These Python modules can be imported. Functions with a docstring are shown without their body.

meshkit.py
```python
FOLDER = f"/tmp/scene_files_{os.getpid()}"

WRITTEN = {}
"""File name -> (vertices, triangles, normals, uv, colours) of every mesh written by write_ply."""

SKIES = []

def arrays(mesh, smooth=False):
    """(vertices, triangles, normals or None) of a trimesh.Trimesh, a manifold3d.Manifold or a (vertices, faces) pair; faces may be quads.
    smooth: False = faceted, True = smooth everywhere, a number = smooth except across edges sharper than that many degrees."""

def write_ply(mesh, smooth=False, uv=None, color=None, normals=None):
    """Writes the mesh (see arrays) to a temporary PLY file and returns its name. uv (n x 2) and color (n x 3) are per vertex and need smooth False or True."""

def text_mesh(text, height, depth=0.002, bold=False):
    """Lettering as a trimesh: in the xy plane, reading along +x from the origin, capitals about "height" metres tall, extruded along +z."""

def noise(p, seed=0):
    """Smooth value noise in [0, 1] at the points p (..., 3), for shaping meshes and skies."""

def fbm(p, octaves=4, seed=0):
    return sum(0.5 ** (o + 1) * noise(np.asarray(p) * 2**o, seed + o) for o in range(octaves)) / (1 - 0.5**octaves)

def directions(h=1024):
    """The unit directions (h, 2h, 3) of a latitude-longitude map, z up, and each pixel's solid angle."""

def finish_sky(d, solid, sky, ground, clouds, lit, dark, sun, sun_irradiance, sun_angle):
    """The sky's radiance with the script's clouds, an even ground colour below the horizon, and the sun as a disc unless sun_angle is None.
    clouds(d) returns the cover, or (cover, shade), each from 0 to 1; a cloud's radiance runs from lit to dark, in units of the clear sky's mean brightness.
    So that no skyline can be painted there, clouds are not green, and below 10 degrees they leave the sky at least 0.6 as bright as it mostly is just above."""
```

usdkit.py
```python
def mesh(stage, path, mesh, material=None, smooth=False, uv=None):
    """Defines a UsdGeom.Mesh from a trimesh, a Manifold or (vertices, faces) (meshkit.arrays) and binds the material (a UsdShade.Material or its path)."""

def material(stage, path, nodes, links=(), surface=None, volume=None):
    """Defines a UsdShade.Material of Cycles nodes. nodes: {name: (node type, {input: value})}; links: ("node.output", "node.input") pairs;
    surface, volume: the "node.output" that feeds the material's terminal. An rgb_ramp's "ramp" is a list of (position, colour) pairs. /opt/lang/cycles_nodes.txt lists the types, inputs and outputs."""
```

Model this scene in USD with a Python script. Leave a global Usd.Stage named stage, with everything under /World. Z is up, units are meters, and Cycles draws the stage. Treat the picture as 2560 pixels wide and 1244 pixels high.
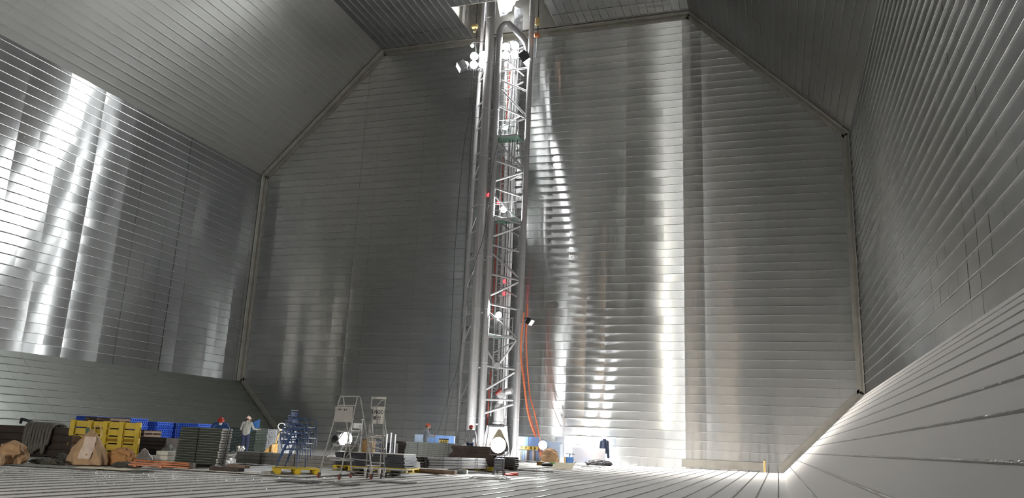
import math, random
import numpy as np
import trimesh, usdkit, meshkit
from pxr import Usd, UsdGeom, UsdLux, UsdShade, Gf, Sdf

stage = Usd.Stage.CreateInMemory()
UsdGeom.SetStageUpAxis(stage, 'Z')
UsdGeom.SetStageMetersPerUnit(stage, 1.0)
WORLD = UsdGeom.Xform.Define(stage, '/World')
UsdGeom.Scope.Define(stage, '/World/Looks')
rng = np.random.default_rng(7)

# ---------------------------------------------------------------- camera, light level
CAM = np.array([0.0, 0.0, 1.066])
FPX, YAW, PITCH, ROLL = 1973.57, -0.326304, 0.238073, 0.043786
EXPOSURE = 0.52
TOWER_LAMP, SIDE_LAMP, WORK_LAMP, REAR_LAMP, BULKHEAD_LAMP = 650.0, 4500.0, 700.0, 1050.0, 1800.0   # radiance of the lamp glasses
_fw = np.array([math.sin(YAW) * math.cos(PITCH), math.cos(YAW) * math.cos(PITCH), math.sin(PITCH)])
_rt = np.array([math.cos(YAW), -math.sin(YAW), 0.0])
_up = np.cross(_rt, _fw)
_c, _s = math.cos(ROLL), math.sin(ROLL)
RGT, UPV = _c * _rt + _s * _up, -_s * _rt + _c * _up
cam = UsdGeom.Camera.Define(stage, '/World/camera')
cam.AddTransformOp().Set(Gf.Matrix4d(*RGT, 0, *UPV, 0, *(-_fw), 0, *CAM, 1))
cam.CreateHorizontalApertureAttr(36.0)
cam.CreateVerticalApertureAttr(36.0 * 1244 / 2560)
cam.CreateFocalLengthAttr(36.0 * FPX / 2560)
cam.CreateClippingRangeAttr(Gf.Vec2f(0.05, 500))
cam.CreateExposureAttr(EXPOSURE)


def ray(px, py):
    return RGT * (px - 1280) - UPV * (py - 622) + _fw * FPX


def at(px, py, Y):          # point of a pixel's line of sight in the plane y = Y
    d = ray(px, py)
    return CAM + d / d[1] * Y


def gp(px, py, z=0.0):      # point of a pixel's line of sight at height z
    d = ray(px, py)
    return CAM + d / d[2] * (z - CAM[2])


# ---------------------------------------------------------------- tank dimensions (metres)
XL, XR, D, YB = -34.78, 4.455, 46.02, -3.0
ZT, C1, C2 = 27.82, 4.239, 8.862
ST = 0.5
HX0, HX1, HY0, HY1 = XL + C2 + 7.0, XL + C2 + 13.0, 41.6, 45.5

# ---------------------------------------------------------------- materials
def mat(name, nodes, links, surface):
    return usdkit.material(stage, '/World/Looks/' + name, nodes, links, surface=surface)


def simple(name, col, rough=0.5, metal=0.0, var=0.12, scale=6.0, spec=0.5, bump=0.0, aniso=0.0):
    c = np.array(col, float)
    nodes = {
        'tc': ('texture_coordinate', {}),
        'n': ('noise_texture', {'scale': scale, 'detail': 4.0}),
        'r': ('rgb_ramp', {'ramp': [(0.25, tuple(np.clip(c * (1 - var), 0, 1))), (0.75, tuple(np.clip(c * (1 + var), 0, 1)))]}),
        'p': ('principled_bsdf', {'roughness': rough, 'metallic': metal, 'specular_ior_level': spec})}
    links = [('tc.object', 'n.vector'), ('n.fac', 'r.fac'), ('r.color', 'p.base_color')]
    if bump:
        nodes['b'] = ('bump', {'strength': bump, 'distance': 0.02})
        links += [('n.fac', 'b.height'), ('b.normal', 'p.normal')]
    return mat(name, nodes, links, 'p.BSDF')


def emit(name, col, strength):
    return mat(name, {'e': ('emission', {'color': col, 'strength': strength})}, [], 'e.emission')


def invar(name, tangent, rough, aniso, col, diff, diffcol=(0.5, 0.49, 0.47)):
    """Rolled nickel-steel sheet: a metal gloss wide across the rolling direction, with a thin matte film."""
    nodes = {
        't': ('combine_xyz', dict(zip('xyz', tangent))),
        'g': ('geometry', {}),
        'mr': ('map_range', {'from_min': 0.0, 'from_max': 1.0, 'to_min': 0.86, 'to_max': 1.08}),
        'col': ('mix_color', {'blend_type': 'multiply', 'fac': 1.0, 'a': col}),
        'cx': ('combine_xyz', {}),
        'n': ('noise_texture', {'scale': 0.5, 'detail': 3.0}),
        'mrr': ('map_range', {'from_min': 0.3, 'from_max': 0.7, 'to_min': rough * 0.98, 'to_max': rough * 1.02}),
        'gl': ('glossy_bsdf', {'distribution': 'multi_ggx', 'anisotropy': aniso}),
        'd': ('diffuse_bsdf', {'color': diffcol}),
        'm': ('mix_closure', {'fac': diff})}
    links = [('g.random_per_island', 'mr.value'), ('mr.result', 'cx.x'), ('mr.result', 'cx.y'), ('mr.result', 'cx.z'), ('cx.vector', 'col.b'),
             ('col.result', 'gl.color'), ('g.position', 'n.vector'), ('n.fac', 'mrr.value'), ('mrr.result', 'gl.roughness'), ('t.vector', 'gl.tangent'),
             ('gl.BSDF', 'm.closure1'), ('d.BSDF', 'm.closure2')]
    return mat(name, nodes, links, 'm.closure')


M = {}
M['invar_x'] = invar('invar_crosswise', (1, 0, 0), 0.22, 0.80, (0.60, 0.605, 0.60), 0.038, (0.46, 0.48, 0.47))
M['invar_y'] = invar('invar_lengthwise', (0, 1, 0), 0.22, 0.80, (0.46, 0.47, 0.47), 0.04, (0.42, 0.44, 0.44))
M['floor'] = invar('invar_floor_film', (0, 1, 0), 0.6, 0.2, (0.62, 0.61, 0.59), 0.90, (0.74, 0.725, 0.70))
M['chamfer'] = invar('invar_slope_film', (0, 1, 0), 0.6, 0.2, (0.62, 0.61, 0.59), 0.90, (0.50, 0.48, 0.455))  # same film as the floor, its colour darkened to stand for dimmer light
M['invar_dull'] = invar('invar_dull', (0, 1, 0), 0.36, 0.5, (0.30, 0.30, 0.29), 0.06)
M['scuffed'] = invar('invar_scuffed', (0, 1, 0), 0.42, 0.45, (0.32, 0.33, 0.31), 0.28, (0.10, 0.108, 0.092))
M['lamp_tower'] = emit('tower_lamp_glass', (0.98, 1.0, 1.0), TOWER_LAMP)
M['lamp_glare'] = emit('glaring_lamp_glass', (0.98, 1.0, 1.0), 220.0)
M['lamp_side'] = emit('tower_lamp_glass_side', (0.98, 1.0, 1.0), SIDE_LAMP)
M['lamp_right'] = emit('tower_lamp_glass_right', (1.0, 0.96, 0.92), 4.5 * SIDE_LAMP)
M['lamp_amber'] = emit('amber_lamp_glass', (1.0, 0.74, 0.50), 0.18 * REAR_LAMP)
M['lamp_rear_dim'] = emit('rear_lamp_glass_dim', (1.0, 0.94, 0.93), 0.6 * REAR_LAMP)
M['lamp_work'] = emit('work_lamp_glass', (0.98, 1.0, 1.0), WORK_LAMP)
M['lamp_bulkhead'] = emit('bulkhead_lamp_glass', (0.95, 0.97, 1.0), BULKHEAD_LAMP)
M['lamp_rear'] = emit('rear_lamp_glass', (1.0, 0.92, 0.76), REAR_LAMP)
M['seam'] = mat('weld_seam', {
    'g': ('geometry', {}), 'n': ('noise_texture', {'scale': 22.0, 'detail': 2.0}), 'b': ('bump', {'strength': 0.8, 'distance': 0.02}),
    'p': ('principled_bsdf', {'base_color': (0.30, 0.29, 0.28), 'metallic': 1.0, 'roughness': 0.18})},
    [('g.position', 'n.vector'), ('n.fac', 'b.height'), ('b.normal', 'p.normal')], 'p.BSDF')
M['lip'] = simple('strake_lip', (0.44, 0.44, 0.43), 0.36, 1.0, 0.2, 3.0)
M['trim'] = simple('corner_angle', (0.30, 0.29, 0.26), 0.45, 0.8, 0.15, 1.5)
M['black'] = simple('black_paint', (0.02, 0.02, 0.022), 0.45)
M['steel'] = simple('stainless_pipe', (0.60, 0.59, 0.60), 0.42, 0.55, 0.06)

# ---------------------------------------------------------------- mesh helpers
def rotz(a):
    c, s = math.cos(a), math.sin(a)
    return np.array([[c, -s, 0], [s, c, 0], [0, 0, 1.0]])


def frame_of(d):
    d = np.asarray(d, float) / np.linalg.norm(d)
    h = np.array([0, 0, 1.0]) if abs(d[2]) < 0.95 else np.array([1.0, 0, 0])
    a = np.cross(h, d); a /= np.linalg.norm(a)
    return a, np.cross(d, a), d


BOXF = np.array([[0, 2, 1], [0, 3, 2], [4, 5, 6], [4, 6, 7], [0, 1, 5], [0, 5, 4], [1, 2, 6], [1, 6, 5], [2, 3, 7], [2, 7, 6], [3, 0, 4], [3, 4, 7]])


class MB:
    """Collects pieces; build() makes them one mesh."""
    def __init__(self):
        self.v, self.f, self.n = [], [], 0

    def add(self, v, f):
        v = np.asarray(v, float); f = np.asarray(f, int)
        if f.shape[1] == 4:
            f = np.vstack([f[:, [0, 1, 2]], f[:, [0, 2, 3]]])
        self.v.append(v); self.f.append(f + self.n); self.n += len(v)
        return self

    def tm(self, m):
        return self.add(m.vertices, m.faces)

    def box(self, c, size, R=None, taper=1.0):
        x, y, z = np.array(size, float) / 2
        v = np.array([[-x, -y, -z], [x, -y, -z], [x, y, -z], [-x, y, -z], [-x * taper, -y * taper, z], [x * taper, -y * taper, z], [x * taper, y * taper, z], [-x * taper, y * taper, z]])
        if R is not None:
            v = v @ np.asarray(R).T
        return self.add(v + np.asarray(c, float), BOXF)

    def rbox(self, c, size, r=0.01, R=None):
        """A box with bevelled edges."""
        h = np.array(size, float) / 2
        r = min(r, h.min() * 0.9)
        pts = []
        for sx in (-1, 1):
            for sy in (-1, 1):
                for sz in (-1, 1):
                    s = np.array([sx, sy, sz])
                    for k in range(3):
                        q = h - r; q[k] = h[k]
                        pts.append(s * q)
        m = trimesh.convex.convex_hull(np.array(pts))
        v = np.array(m.vertices)
        if R is not None:
            v = v @ np.asarray(R).T
        return self.add(v + np.asarray(c, float), m.faces)

    def bar(self, p, q, w, h=None):
        """A rectangular bar from p to q."""
        p, q = np.asarray(p, float), np.asarray(q, float)
        a, b, d = frame_of(q - p)
        h = h or w
        R = np.stack([a, b, d], 1)
        return self.box((p + q) / 2, (w, h, np.linalg.norm(q - p)), R)

    def tube(self, pts, r, n=8, caps=True):
        """A round tube along a polyline; r may be a list."""
        P = np.asarray(pts, float)
        rr = np.full(len(P), r) if np.ndim(r) == 0 else np.asarray(r, float)
        T = np.gradient(P, axis=0)
        T /= np.maximum(np.linalg.norm(T, axis=1, keepdims=True), 1e-12)
        a, b, _ = frame_of(T[0])
        ang = np.arange(n) / n * 2 * np.pi
        rings = []
        for k in range(len(P)):
            a = a - T[k] * (a @ T[k]); a /= max(np.linalg.norm(a), 1e-9)
            b = np.cross(T[k], a)
            rings.append(P[k] + rr[k] * (np.cos(ang)[:, None] * a + np.sin(ang)[:, None] * b))
        V = np.vstack(rings)
        F = []
        for k in range(len(P) - 1):
            i = np.arange(n); j = (i + 1) % n
            F.append(np.stack([k * n + i, k * n + j, (k + 1) * n + j, (k + 1) * n + i], 1))
        F = np.vstack(F)
        F = np.vstack([F[:, [0, 1, 2]], F[:, [0, 2, 3]]])
        if caps:
            m = len(V)
            V = np.vstack([V, P[0], P[-1]])
            i = np.arange(n); j = (i + 1) % n
            F = np.vstack([F, np.stack([j, i, np.full(n, m)], 1), np.stack([(len(P) - 1) * n + i, (len(P) - 1) * n + j, np.full(n, m + 1)], 1)])
        return self.add(V, F)

    def lathe(self, prof, c=(0, 0, 0), n=20, axis=(0, 0, 1)):
        """A profile of (radius, height) pairs turned about an axis."""
        a, b, d = frame_of(axis)
        if abs(np.asarray(axis)[2]) > 0.99:
            a, b, d = np.array([1.0, 0, 0]), np.array([0, 1.0, 0]), np.array([0, 0, 1.0])
        ang = np.arange(n) / n * 2 * np.pi
        V = np.vstack([np.asarray(c) + rad * (np.cos(ang)[:, None] * a + np.sin(ang)[:, None] * b) + h * d for rad, h in prof])
        F = []
        for k in range(len(prof) - 1):
            i = np.arange(n); j = (i + 1) % n
            F.append(np.stack([k * n + i, k * n + j, (k + 1) * n + j, (k + 1) * n + i], 1))
        return self.add(V, np.vstack(F))

    def mesh(self):
        return np.vstack(self.v), np.vstack(self.f)

    def build(self, name, material, parent=None, smooth=False, label=None):
        return obj(name, self.mesh(), material, parent, smooth, label)


USED = {}


def unique(base, name):
    k = USED.get((base, name), 0)
    USED[(base, name)] = k + 1
    return name if k == 0 else f'{name}_{k:03d}'


def ppath(parent):
    return '/World' if parent is None else str(parent.GetPath())


def obj(name, mesh, material, parent=None, smooth=False, label=None):
    base = ppath(parent)
    p = usdkit.mesh(stage, base + '/' + unique(base, name), mesh, M[material] if isinstance(material, str) else material, smooth=smooth).GetPrim()
    if label:
        p.SetCustomDataByKey('label', label)
    return p


def tag(p, label=None, cat=None, group=None, kind=None):
    for k, v in (('label', label), ('category', cat), ('group', group), ('kind', kind)):
        if v:
            p.SetCustomDataByKey(k, v)
    return p


def thing(name, label, cat, loc=(0, 0, 0), rz=0.0, group=None, kind=None, tilt=None):
    x = UsdGeom.Xform.Define(stage, '/World/' + unique('/World', name))
    x.AddTranslateOp().Set(Gf.Vec3d(*map(float, loc)))
    x.AddRotateZOp().Set(math.degrees(rz))
    if tilt:
        x.AddRotateXOp().Set(math.degrees(tilt[0])); x.AddRotateYOp().Set(math.degrees(tilt[1]))
    return tag(x.GetPrim(), label, cat, group, kind)


def dup(src, label, loc, rz=0.0, group=None, tilt=None):
    was = src.GetCustomData()
    name = src.GetName()
    t = thing(name.rstrip('0123456789').rstrip('_') if name[-1].isdigit() else name, label, was.get('category'), loc, rz, group or was.get('group'), tilt=tilt)
    t.GetReferences().AddInternalReference(src.GetPath())
    t.SetInstanceable(True)
    return t


ORD = 'first second third fourth fifth sixth seventh eighth ninth tenth eleventh twelfth thirteenth fourteenth fifteenth sixteenth'.split()


def nth(k, n):
    return 'lowest' if k == 0 else 'topmost' if k == n - 1 else ORD[k] + '-from-bottom'


# ---------------------------------------------------------------- tank shell
def strakes(name, O, u, v, n, vlen, ufun, corners, seams, material, label, lip=0.045, lipw=0.016, v0=0.0, tc=0.018, ts=0.003, seam='lip', hole=None):
    """One side of the tank: 0.5 m strakes of welded sheets with upturned edges, each strake a part."""
    O, u, v, n = (np.asarray(a, float) for a in (O, u, v, n))
    par = thing(name, label, 'wall', kind='structure')
    cols = np.concatenate([[-1e3], seams, [1e3]])
    ta = rng.normal(0, tc, len(cols)); 
    edges = np.concatenate([[0], np.arange(v0 if v0 > 0.05 else ST, vlen - 0.05, ST), [vlen]])
    for a, b in zip(edges[:-1], edges[1:]):
        cut = [a] + [c for c in corners if a + 1e-6 < c < b - 1e-6] + [b]
        tb = rng.normal(0, ts)
        mb = MB()
        ranges = [(-1e3, 1e3)]
        if hole and hole[2] < (a + b) / 2 < hole[3]:
            ranges = [(-1e3, hole[0]), (hole[1], 1e3)]
        for (va, vb), (r0, r1) in [(c_, r_) for c_ in zip(cut[:-1], cut[1:]) for r_ in ranges]:
            ua0, ua1 = ufun(va + 1e-7); ub0, ub1 = ufun(vb - 1e-7)
            ua0, ua1, ub0, ub1 = (float(np.clip(x_, r0, r1)) for x_ in (ua0, ua1, ub0, ub1))
            lo, hi = min(ua0, ub0), max(ua1, ub1)
            for k in range(len(cols) - 1):
                s0, s1 = max(cols[k], lo), min(cols[k + 1], hi)
                if s1 - s0 < 1e-4:
                    continue
                q = [(np.clip(s0, ua0, ua1), va), (np.clip(s1, ua0, ua1), va), (np.clip(s1, ub0, ub1), vb), (np.clip(s0, ub0, ub1), vb)]
                uc, vc = (s0 + s1) / 2, (a + b) / 2
                t1, t2 = (ta[k] + rng.normal(0, 0.002), tb + rng.normal(0, 0.0015)) if tc else (0.0, 0.0)
                P = [O + u * x + v * y + n * (t1 * (x - uc) + t2 * (y - vc)) for x, y in q]
                mb.add(P, [[0, 1, 2, 3]])
        if b < vlen - 1e-6 and lip:
            x0, x1 = ufun(b)
            m = np.stack([u, v, n], 1)
            for r0, r1 in ([(-1e3, hole[0]), (hole[1], 1e3)] if hole and hole[2] - 0.01 < b < hole[3] + 0.01 else [(-1e3, 1e3)]):
                y0, y1 = max(x0, r0), min(x1, r1)
                MB().box(O + u * (y0 + y1) / 2 + v * b + n * (lip / 2 - 0.01), (y1 - y0, lipw, lip + 0.02), m).build('seam', seam, par)
        mb.build('strake', material, par)
    return par


def octa(z):
    lo, hi = XL, XR
    if z < C1:
        lo, hi = XL + (C1 - z), XR - (C1 - z)
    if z > ZT - C2:
        lo, hi = XL + (z - ZT + C2), XR - (z - ZT + C2)
    return lo, hi


xseams = np.arange(XL + 0.9, XR, 1.16)
yseams = np.arange(YB + 0.7, D, 1.16)
full = lambda s: (YB, D)
strakes('wall_far', (0, D, 0), (1, 0, 0), (0, 0, 1), (0, -1, 0), ZT, octa, [C1, ZT - C2], xseams, 'invar_x', 'far bulkhead of polished metal strakes behind the pump tower')
strakes('wall_rear', (0, YB, 0), (1, 0, 0), (0, 0, 1), (0, 1, 0), ZT, octa, [C1, ZT - C2], xseams, 'invar_x', 'rear bulkhead of polished metal strakes')
strakes('wall_left', (XL, 0, C1), (0, 1, 0), (0, 0, 1), (1, 0, 0), ZT - C1 - C2, full, [], yseams, 'invar_y', 'left side wall of polished metal strakes with bright lamp reflections')
strakes('wall_right', (XR, 0, C1), (0, 1, 0), (0, 0, 1), (-1, 0, 0), ZT - C1 - C2, full, [], yseams, 'invar_y', 'right side wall of polished metal strakes', tc=0.003, lip=0.042)
q = math.sqrt(0.5)
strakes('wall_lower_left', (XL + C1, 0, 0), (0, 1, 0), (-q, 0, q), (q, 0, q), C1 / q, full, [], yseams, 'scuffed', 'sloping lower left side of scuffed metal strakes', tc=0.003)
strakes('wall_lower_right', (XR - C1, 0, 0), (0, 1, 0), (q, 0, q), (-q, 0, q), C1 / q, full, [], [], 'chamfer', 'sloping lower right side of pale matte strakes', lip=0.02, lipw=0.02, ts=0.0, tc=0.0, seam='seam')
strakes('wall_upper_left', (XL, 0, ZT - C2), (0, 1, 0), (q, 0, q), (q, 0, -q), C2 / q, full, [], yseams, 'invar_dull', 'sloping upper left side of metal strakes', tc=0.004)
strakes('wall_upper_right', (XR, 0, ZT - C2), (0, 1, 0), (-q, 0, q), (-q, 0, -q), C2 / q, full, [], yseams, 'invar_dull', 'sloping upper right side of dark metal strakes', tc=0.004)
strakes('ceiling', (XL + C2, 0, ZT), (0, 1, 0), (1, 0, 0), (0, 0, -1), XR - XL - 2 * C2, full, [], yseams, 'invar_y', 'metal ceiling of long narrow strakes', lip=0.06, hole=(HY0, HY1, HX0 - XL - C2, HX1 - XL - C2))
dome = thing('wall_hatch', 'raised square hatch above the tower head, open in the ceiling', 'hatch', kind='structure')
for (cx_, cy_, sx_, sy_) in (((HX0 + HX1) / 2, HY0, HX1 - HX0, 0.06), ((HX0 + HX1) / 2, HY1, HX1 - HX0, 0.06), (HX0, (HY0 + HY1) / 2, 0.06, HY1 - HY0), (HX1, (HY0 + HY1) / 2, 0.06, HY1 - HY0)):
    MB().box((cx_, cy_, ZT + 1.6), (sx_, sy_, 3.2)).build('side', 'trim', dome)
MB().box(((HX0 + HX1) / 2, (HY0 + HY1) / 2, ZT + 3.2), (HX1 - HX0, HY1 - HY0, 0.06)).build('cover', 'trim', dome)
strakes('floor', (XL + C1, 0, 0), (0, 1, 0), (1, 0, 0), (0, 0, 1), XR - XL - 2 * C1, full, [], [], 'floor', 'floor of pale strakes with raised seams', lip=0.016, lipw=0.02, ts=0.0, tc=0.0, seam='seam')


# ---------------------------------------------------------------- more materials
for n_, c_, r_, kw in (
        ('blue_plastic', (0.045, 0.12, 0.55), 0.45, {}), ('yellow_plastic', (0.60, 0.43, 0.02), 0.5, {}), ('white_plastic', (0.72, 0.72, 0.74), 0.5, {}),
        ('green_board', (0.035, 0.05, 0.038), 0.5, {}), ('grey_end', (0.42, 0.42, 0.40), 0.6, {}), ('kraft', (0.42, 0.27, 0.15), 0.8, {'bump': 0.5}),
        ('sack_tan', (0.44, 0.30, 0.18), 0.85, {'bump': 0.6}), ('sack_orange', (0.42, 0.22, 0.09), 0.85, {'bump': 0.6}), ('sack_pale', (0.66, 0.54, 0.46), 0.8, {'bump': 0.4}),
        ('dark_wood', (0.055, 0.042, 0.036), 0.75, {'var': 0.35}), ('brown_wood', (0.20, 0.135, 0.09), 0.75, {'var': 0.3}), ('hose_grey', (0.13, 0.125, 0.11), 0.6, {}),
        ('rag', (0.10, 0.10, 0.085), 0.9, {'var': 0.4}), ('foam', (0.62, 0.61, 0.55), 0.8, {}), ('orange_paint', (0.45, 0.13, 0.03), 0.5, {'var': 0.3}),
        ('film_white', (0.70, 0.66, 0.66), 0.35, {}), ('grey_board', (0.23, 0.225, 0.215), 0.6, {'var': 0.25}), ('grey_plank', (0.17, 0.175, 0.16), 0.7, {'var': 0.25}),
        ('pale_board', (0.52, 0.51, 0.48), 0.65, {}), ('chair_blue', (0.025, 0.07, 0.20), 0.4, {}), ('cart_grey', (0.36, 0.355, 0.34), 0.5, {'metal': 0.3}),
        ('sign_grey', (0.60, 0.59, 0.54), 0.6, {}), ('ink', (0.02, 0.02, 0.022), 0.6, {}), ('rubber', (0.03, 0.03, 0.03), 0.7, {}), ('red_wheel', (0.22, 0.05, 0.035), 0.6, {}),
        ('navy_panel', (0.03, 0.032, 0.045), 0.5, {}), ('cardboard', (0.40, 0.25, 0.11), 0.8, {}), ('cream_card', (0.74, 0.66, 0.48), 0.8, {}),
        ('blue_sheet', (0.20, 0.34, 0.66), 0.55, {}), ('pale_blue', (0.48, 0.62, 0.80), 0.55, {}), ('blue_white', (0.70, 0.72, 0.76), 0.6, {}),
        ('sign_yellow', (0.72, 0.53, 0.10), 0.55, {}), ('rust', (0.085, 0.06, 0.05), 0.7, {'var': 0.35}), ('profile', (0.14, 0.138, 0.136), 0.5, {'metal': 0.4}),
        ('tower_steel', (0.40, 0.395, 0.40), 0.45, {'metal': 0.45, 'var': 0.06}), ('brace_steel', (0.46, 0.455, 0.46), 0.42, {'metal': 0.4, 'var': 0.06}),
        ('dark_metal', (0.10, 0.10, 0.10), 0.5, {'metal': 0.5}), ('red_cap', (0.30, 0.05, 0.04), 0.5, {}), ('orange_hose', (0.72, 0.20, 0.09), 0.5, {}),
        ('red_hose', (0.40, 0.07, 0.05), 0.5, {}), ('green_deck', (0.10, 0.17, 0.13), 0.6, {}), ('wrap_white', (0.68, 0.68, 0.69), 0.6, {'bump': 0.3}),
        ('skin', (0.50, 0.31, 0.22), 0.55, {'var': 0.05}), ('helmet_red', (0.42, 0.035, 0.02), 0.3, {}), ('helmet_orange', (0.50, 0.10, 0.05), 0.3, {}), ('helmet_pale', (0.50, 0.36, 0.31), 0.3, {}),
        ('jacket_grey', (0.27, 0.28, 0.285), 0.85, {}), ('jacket_slate', (0.25, 0.28, 0.33), 0.85, {}), ('shirt_grey', (0.26, 0.26, 0.235), 0.85, {}), ('work_blue', (0.02, 0.06, 0.20), 0.8, {}),
        ('navy', (0.025, 0.032, 0.075), 0.85, {}), ('mask', (0.72, 0.70, 0.68), 0.8, {}), ('boot', (0.02, 0.019, 0.018), 0.6, {}), ('hair', (0.01, 0.009, 0.008), 0.6, {}), ('glove', (0.62, 0.60, 0.57), 0.8, {}),
        ('red_cloth', (0.50, 0.12, 0.10), 0.8, {'bump': 0.3}), ('green_hose', (0.12, 0.36, 0.08), 0.5, {}), ('tool_blue', (0.05, 0.15, 0.38), 0.5, {}), ('denim', (0.016, 0.026, 0.055), 0.85, {'var': 0.4}),
        ('fitting', (0.55, 0.55, 0.54), 0.3, {'metal': 0.9}), ('ochre', (0.36, 0.20, 0.05), 0.6, {}), ('strap', (0.03, 0.03, 0.035), 0.5, {}), ('brass', (0.60, 0.44, 0.20), 0.45, {'metal': 0.4})):
    M[n_] = simple(n_, c_, r_, **kw)
M['sheeting'] = mat('plastic_sheeting', {
    'g': ('glossy_bsdf', {'color': (0.9, 0.9, 0.95), 'roughness': 0.15}), 'd': ('diffuse_bsdf', {'color': (0.75, 0.76, 0.80)}), 't': ('translucent_bsdf', {'color': (0.75, 0.76, 0.80)}),
    'm1': ('mix_closure', {'fac': 0.5}), 'm2': ('mix_closure', {'fac': 0.3})},
    [('d.BSDF', 'm1.closure1'), ('t.BSDF', 'm1.closure2'), ('m1.closure', 'm2.closure1'), ('g.BSDF', 'm2.closure2')], 'm2.closure')
M['red_light'] = emit('red_signal_glass', (1.0, 0.05, 0.06), 2.5)
M['bulb_glow'] = emit('small_lamp_glass', (1.0, 0.98, 0.95), 700.0)

# ---------------------------------------------------------------- corner angles of the tank
def trim(i, a, b, n1, n2, label, w=0.34, both=True):
    """A folded angle along an edge of the tank: two flanges and two ribs."""
    a, b, n1, n2 = (np.asarray(q_, float) for q_ in (a, b, n1, n2))
    d = (b - a) / np.linalg.norm(b - a)
    t = thing(f'trim_{i}', label, 'trim', kind='structure')
    for nn in (n1, n2) if both else (n1,):             # nn: inward normal of one of the two sides; the flange lies on it
        side = np.cross(nn, d); side /= np.linalg.norm(side)
        other = n2 if nn is n1 else n1
        if side @ other < 0:
            side = -side
        R = np.stack([side, nn, d], 1)
        L = np.linalg.norm(b - a)
        MB().box((a + b) / 2 + side * (w / 2 + 0.05) + nn * 0.035, (w, 0.03, L), R).build('flange', 'trim', t)
        k = int(L / 3.0) + 1
        for j in range(k):          # welded cover plates end to end
            c_ = a + d * (j + 0.5) * L / k
            MB().box(c_ + side * (w * 0.62) + nn * 0.06, (0.10, 0.03, L / k - 0.05), R).build('cover_plate', 'trim', t)


FN = np.array([0, -1.0, 0])
trim(1, (XL, D, C1), (XL, D, ZT - C2), FN, (1, 0, 0), 'upright corner angle between the left wall and the far bulkhead')
trim(2, (XR, D, C1), (XR, D, ZT - C2), FN, (-1, 0, 0), 'upright corner angle between the right wall and the far bulkhead')
trim(3, (XL, D, ZT - C2), (XL + C2, D, ZT), FN, (q, 0, -q), 'sloping corner angle at the upper left of the far bulkhead')
trim(4, (XR, D, ZT - C2), (XR - C2, D, ZT), FN, (-q, 0, -q), 'sloping corner angle at the upper right of the far bulkhead')
trim(5, (XL, D, C1), (XL + C1, D, 0), FN, (q, 0, q), 'sloping corner angle at the lower left of the far bulkhead', both=False)
trim(6, (XR, D, C1), (XR - C1, D, 0), FN, (-q, 0, q), 'sloping corner angle at the lower right of the far bulkhead', both=False)
trim(7, (XL + C2, D, ZT), (XR - C2, D, ZT), FN, (0, 0, -1), 'level corner angle between the ceiling and the far bulkhead')
p = at(1912, 1172, D - 0.03)
t = thing('edge_plate', 'low metal edge plate with an upright end clip along the far bulkhead foot', 'plate')
MB().rbox((p[0] - 2.2, D - 0.07, 0.3), (4.4, 0.03, 0.42), 0.01).build('plate', 'trim', t)
MB().rbox((p[0], D - 0.09, 0.30), (0.12, 0.07, 0.62), 0.015).build('clip', 'brass', t)

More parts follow.
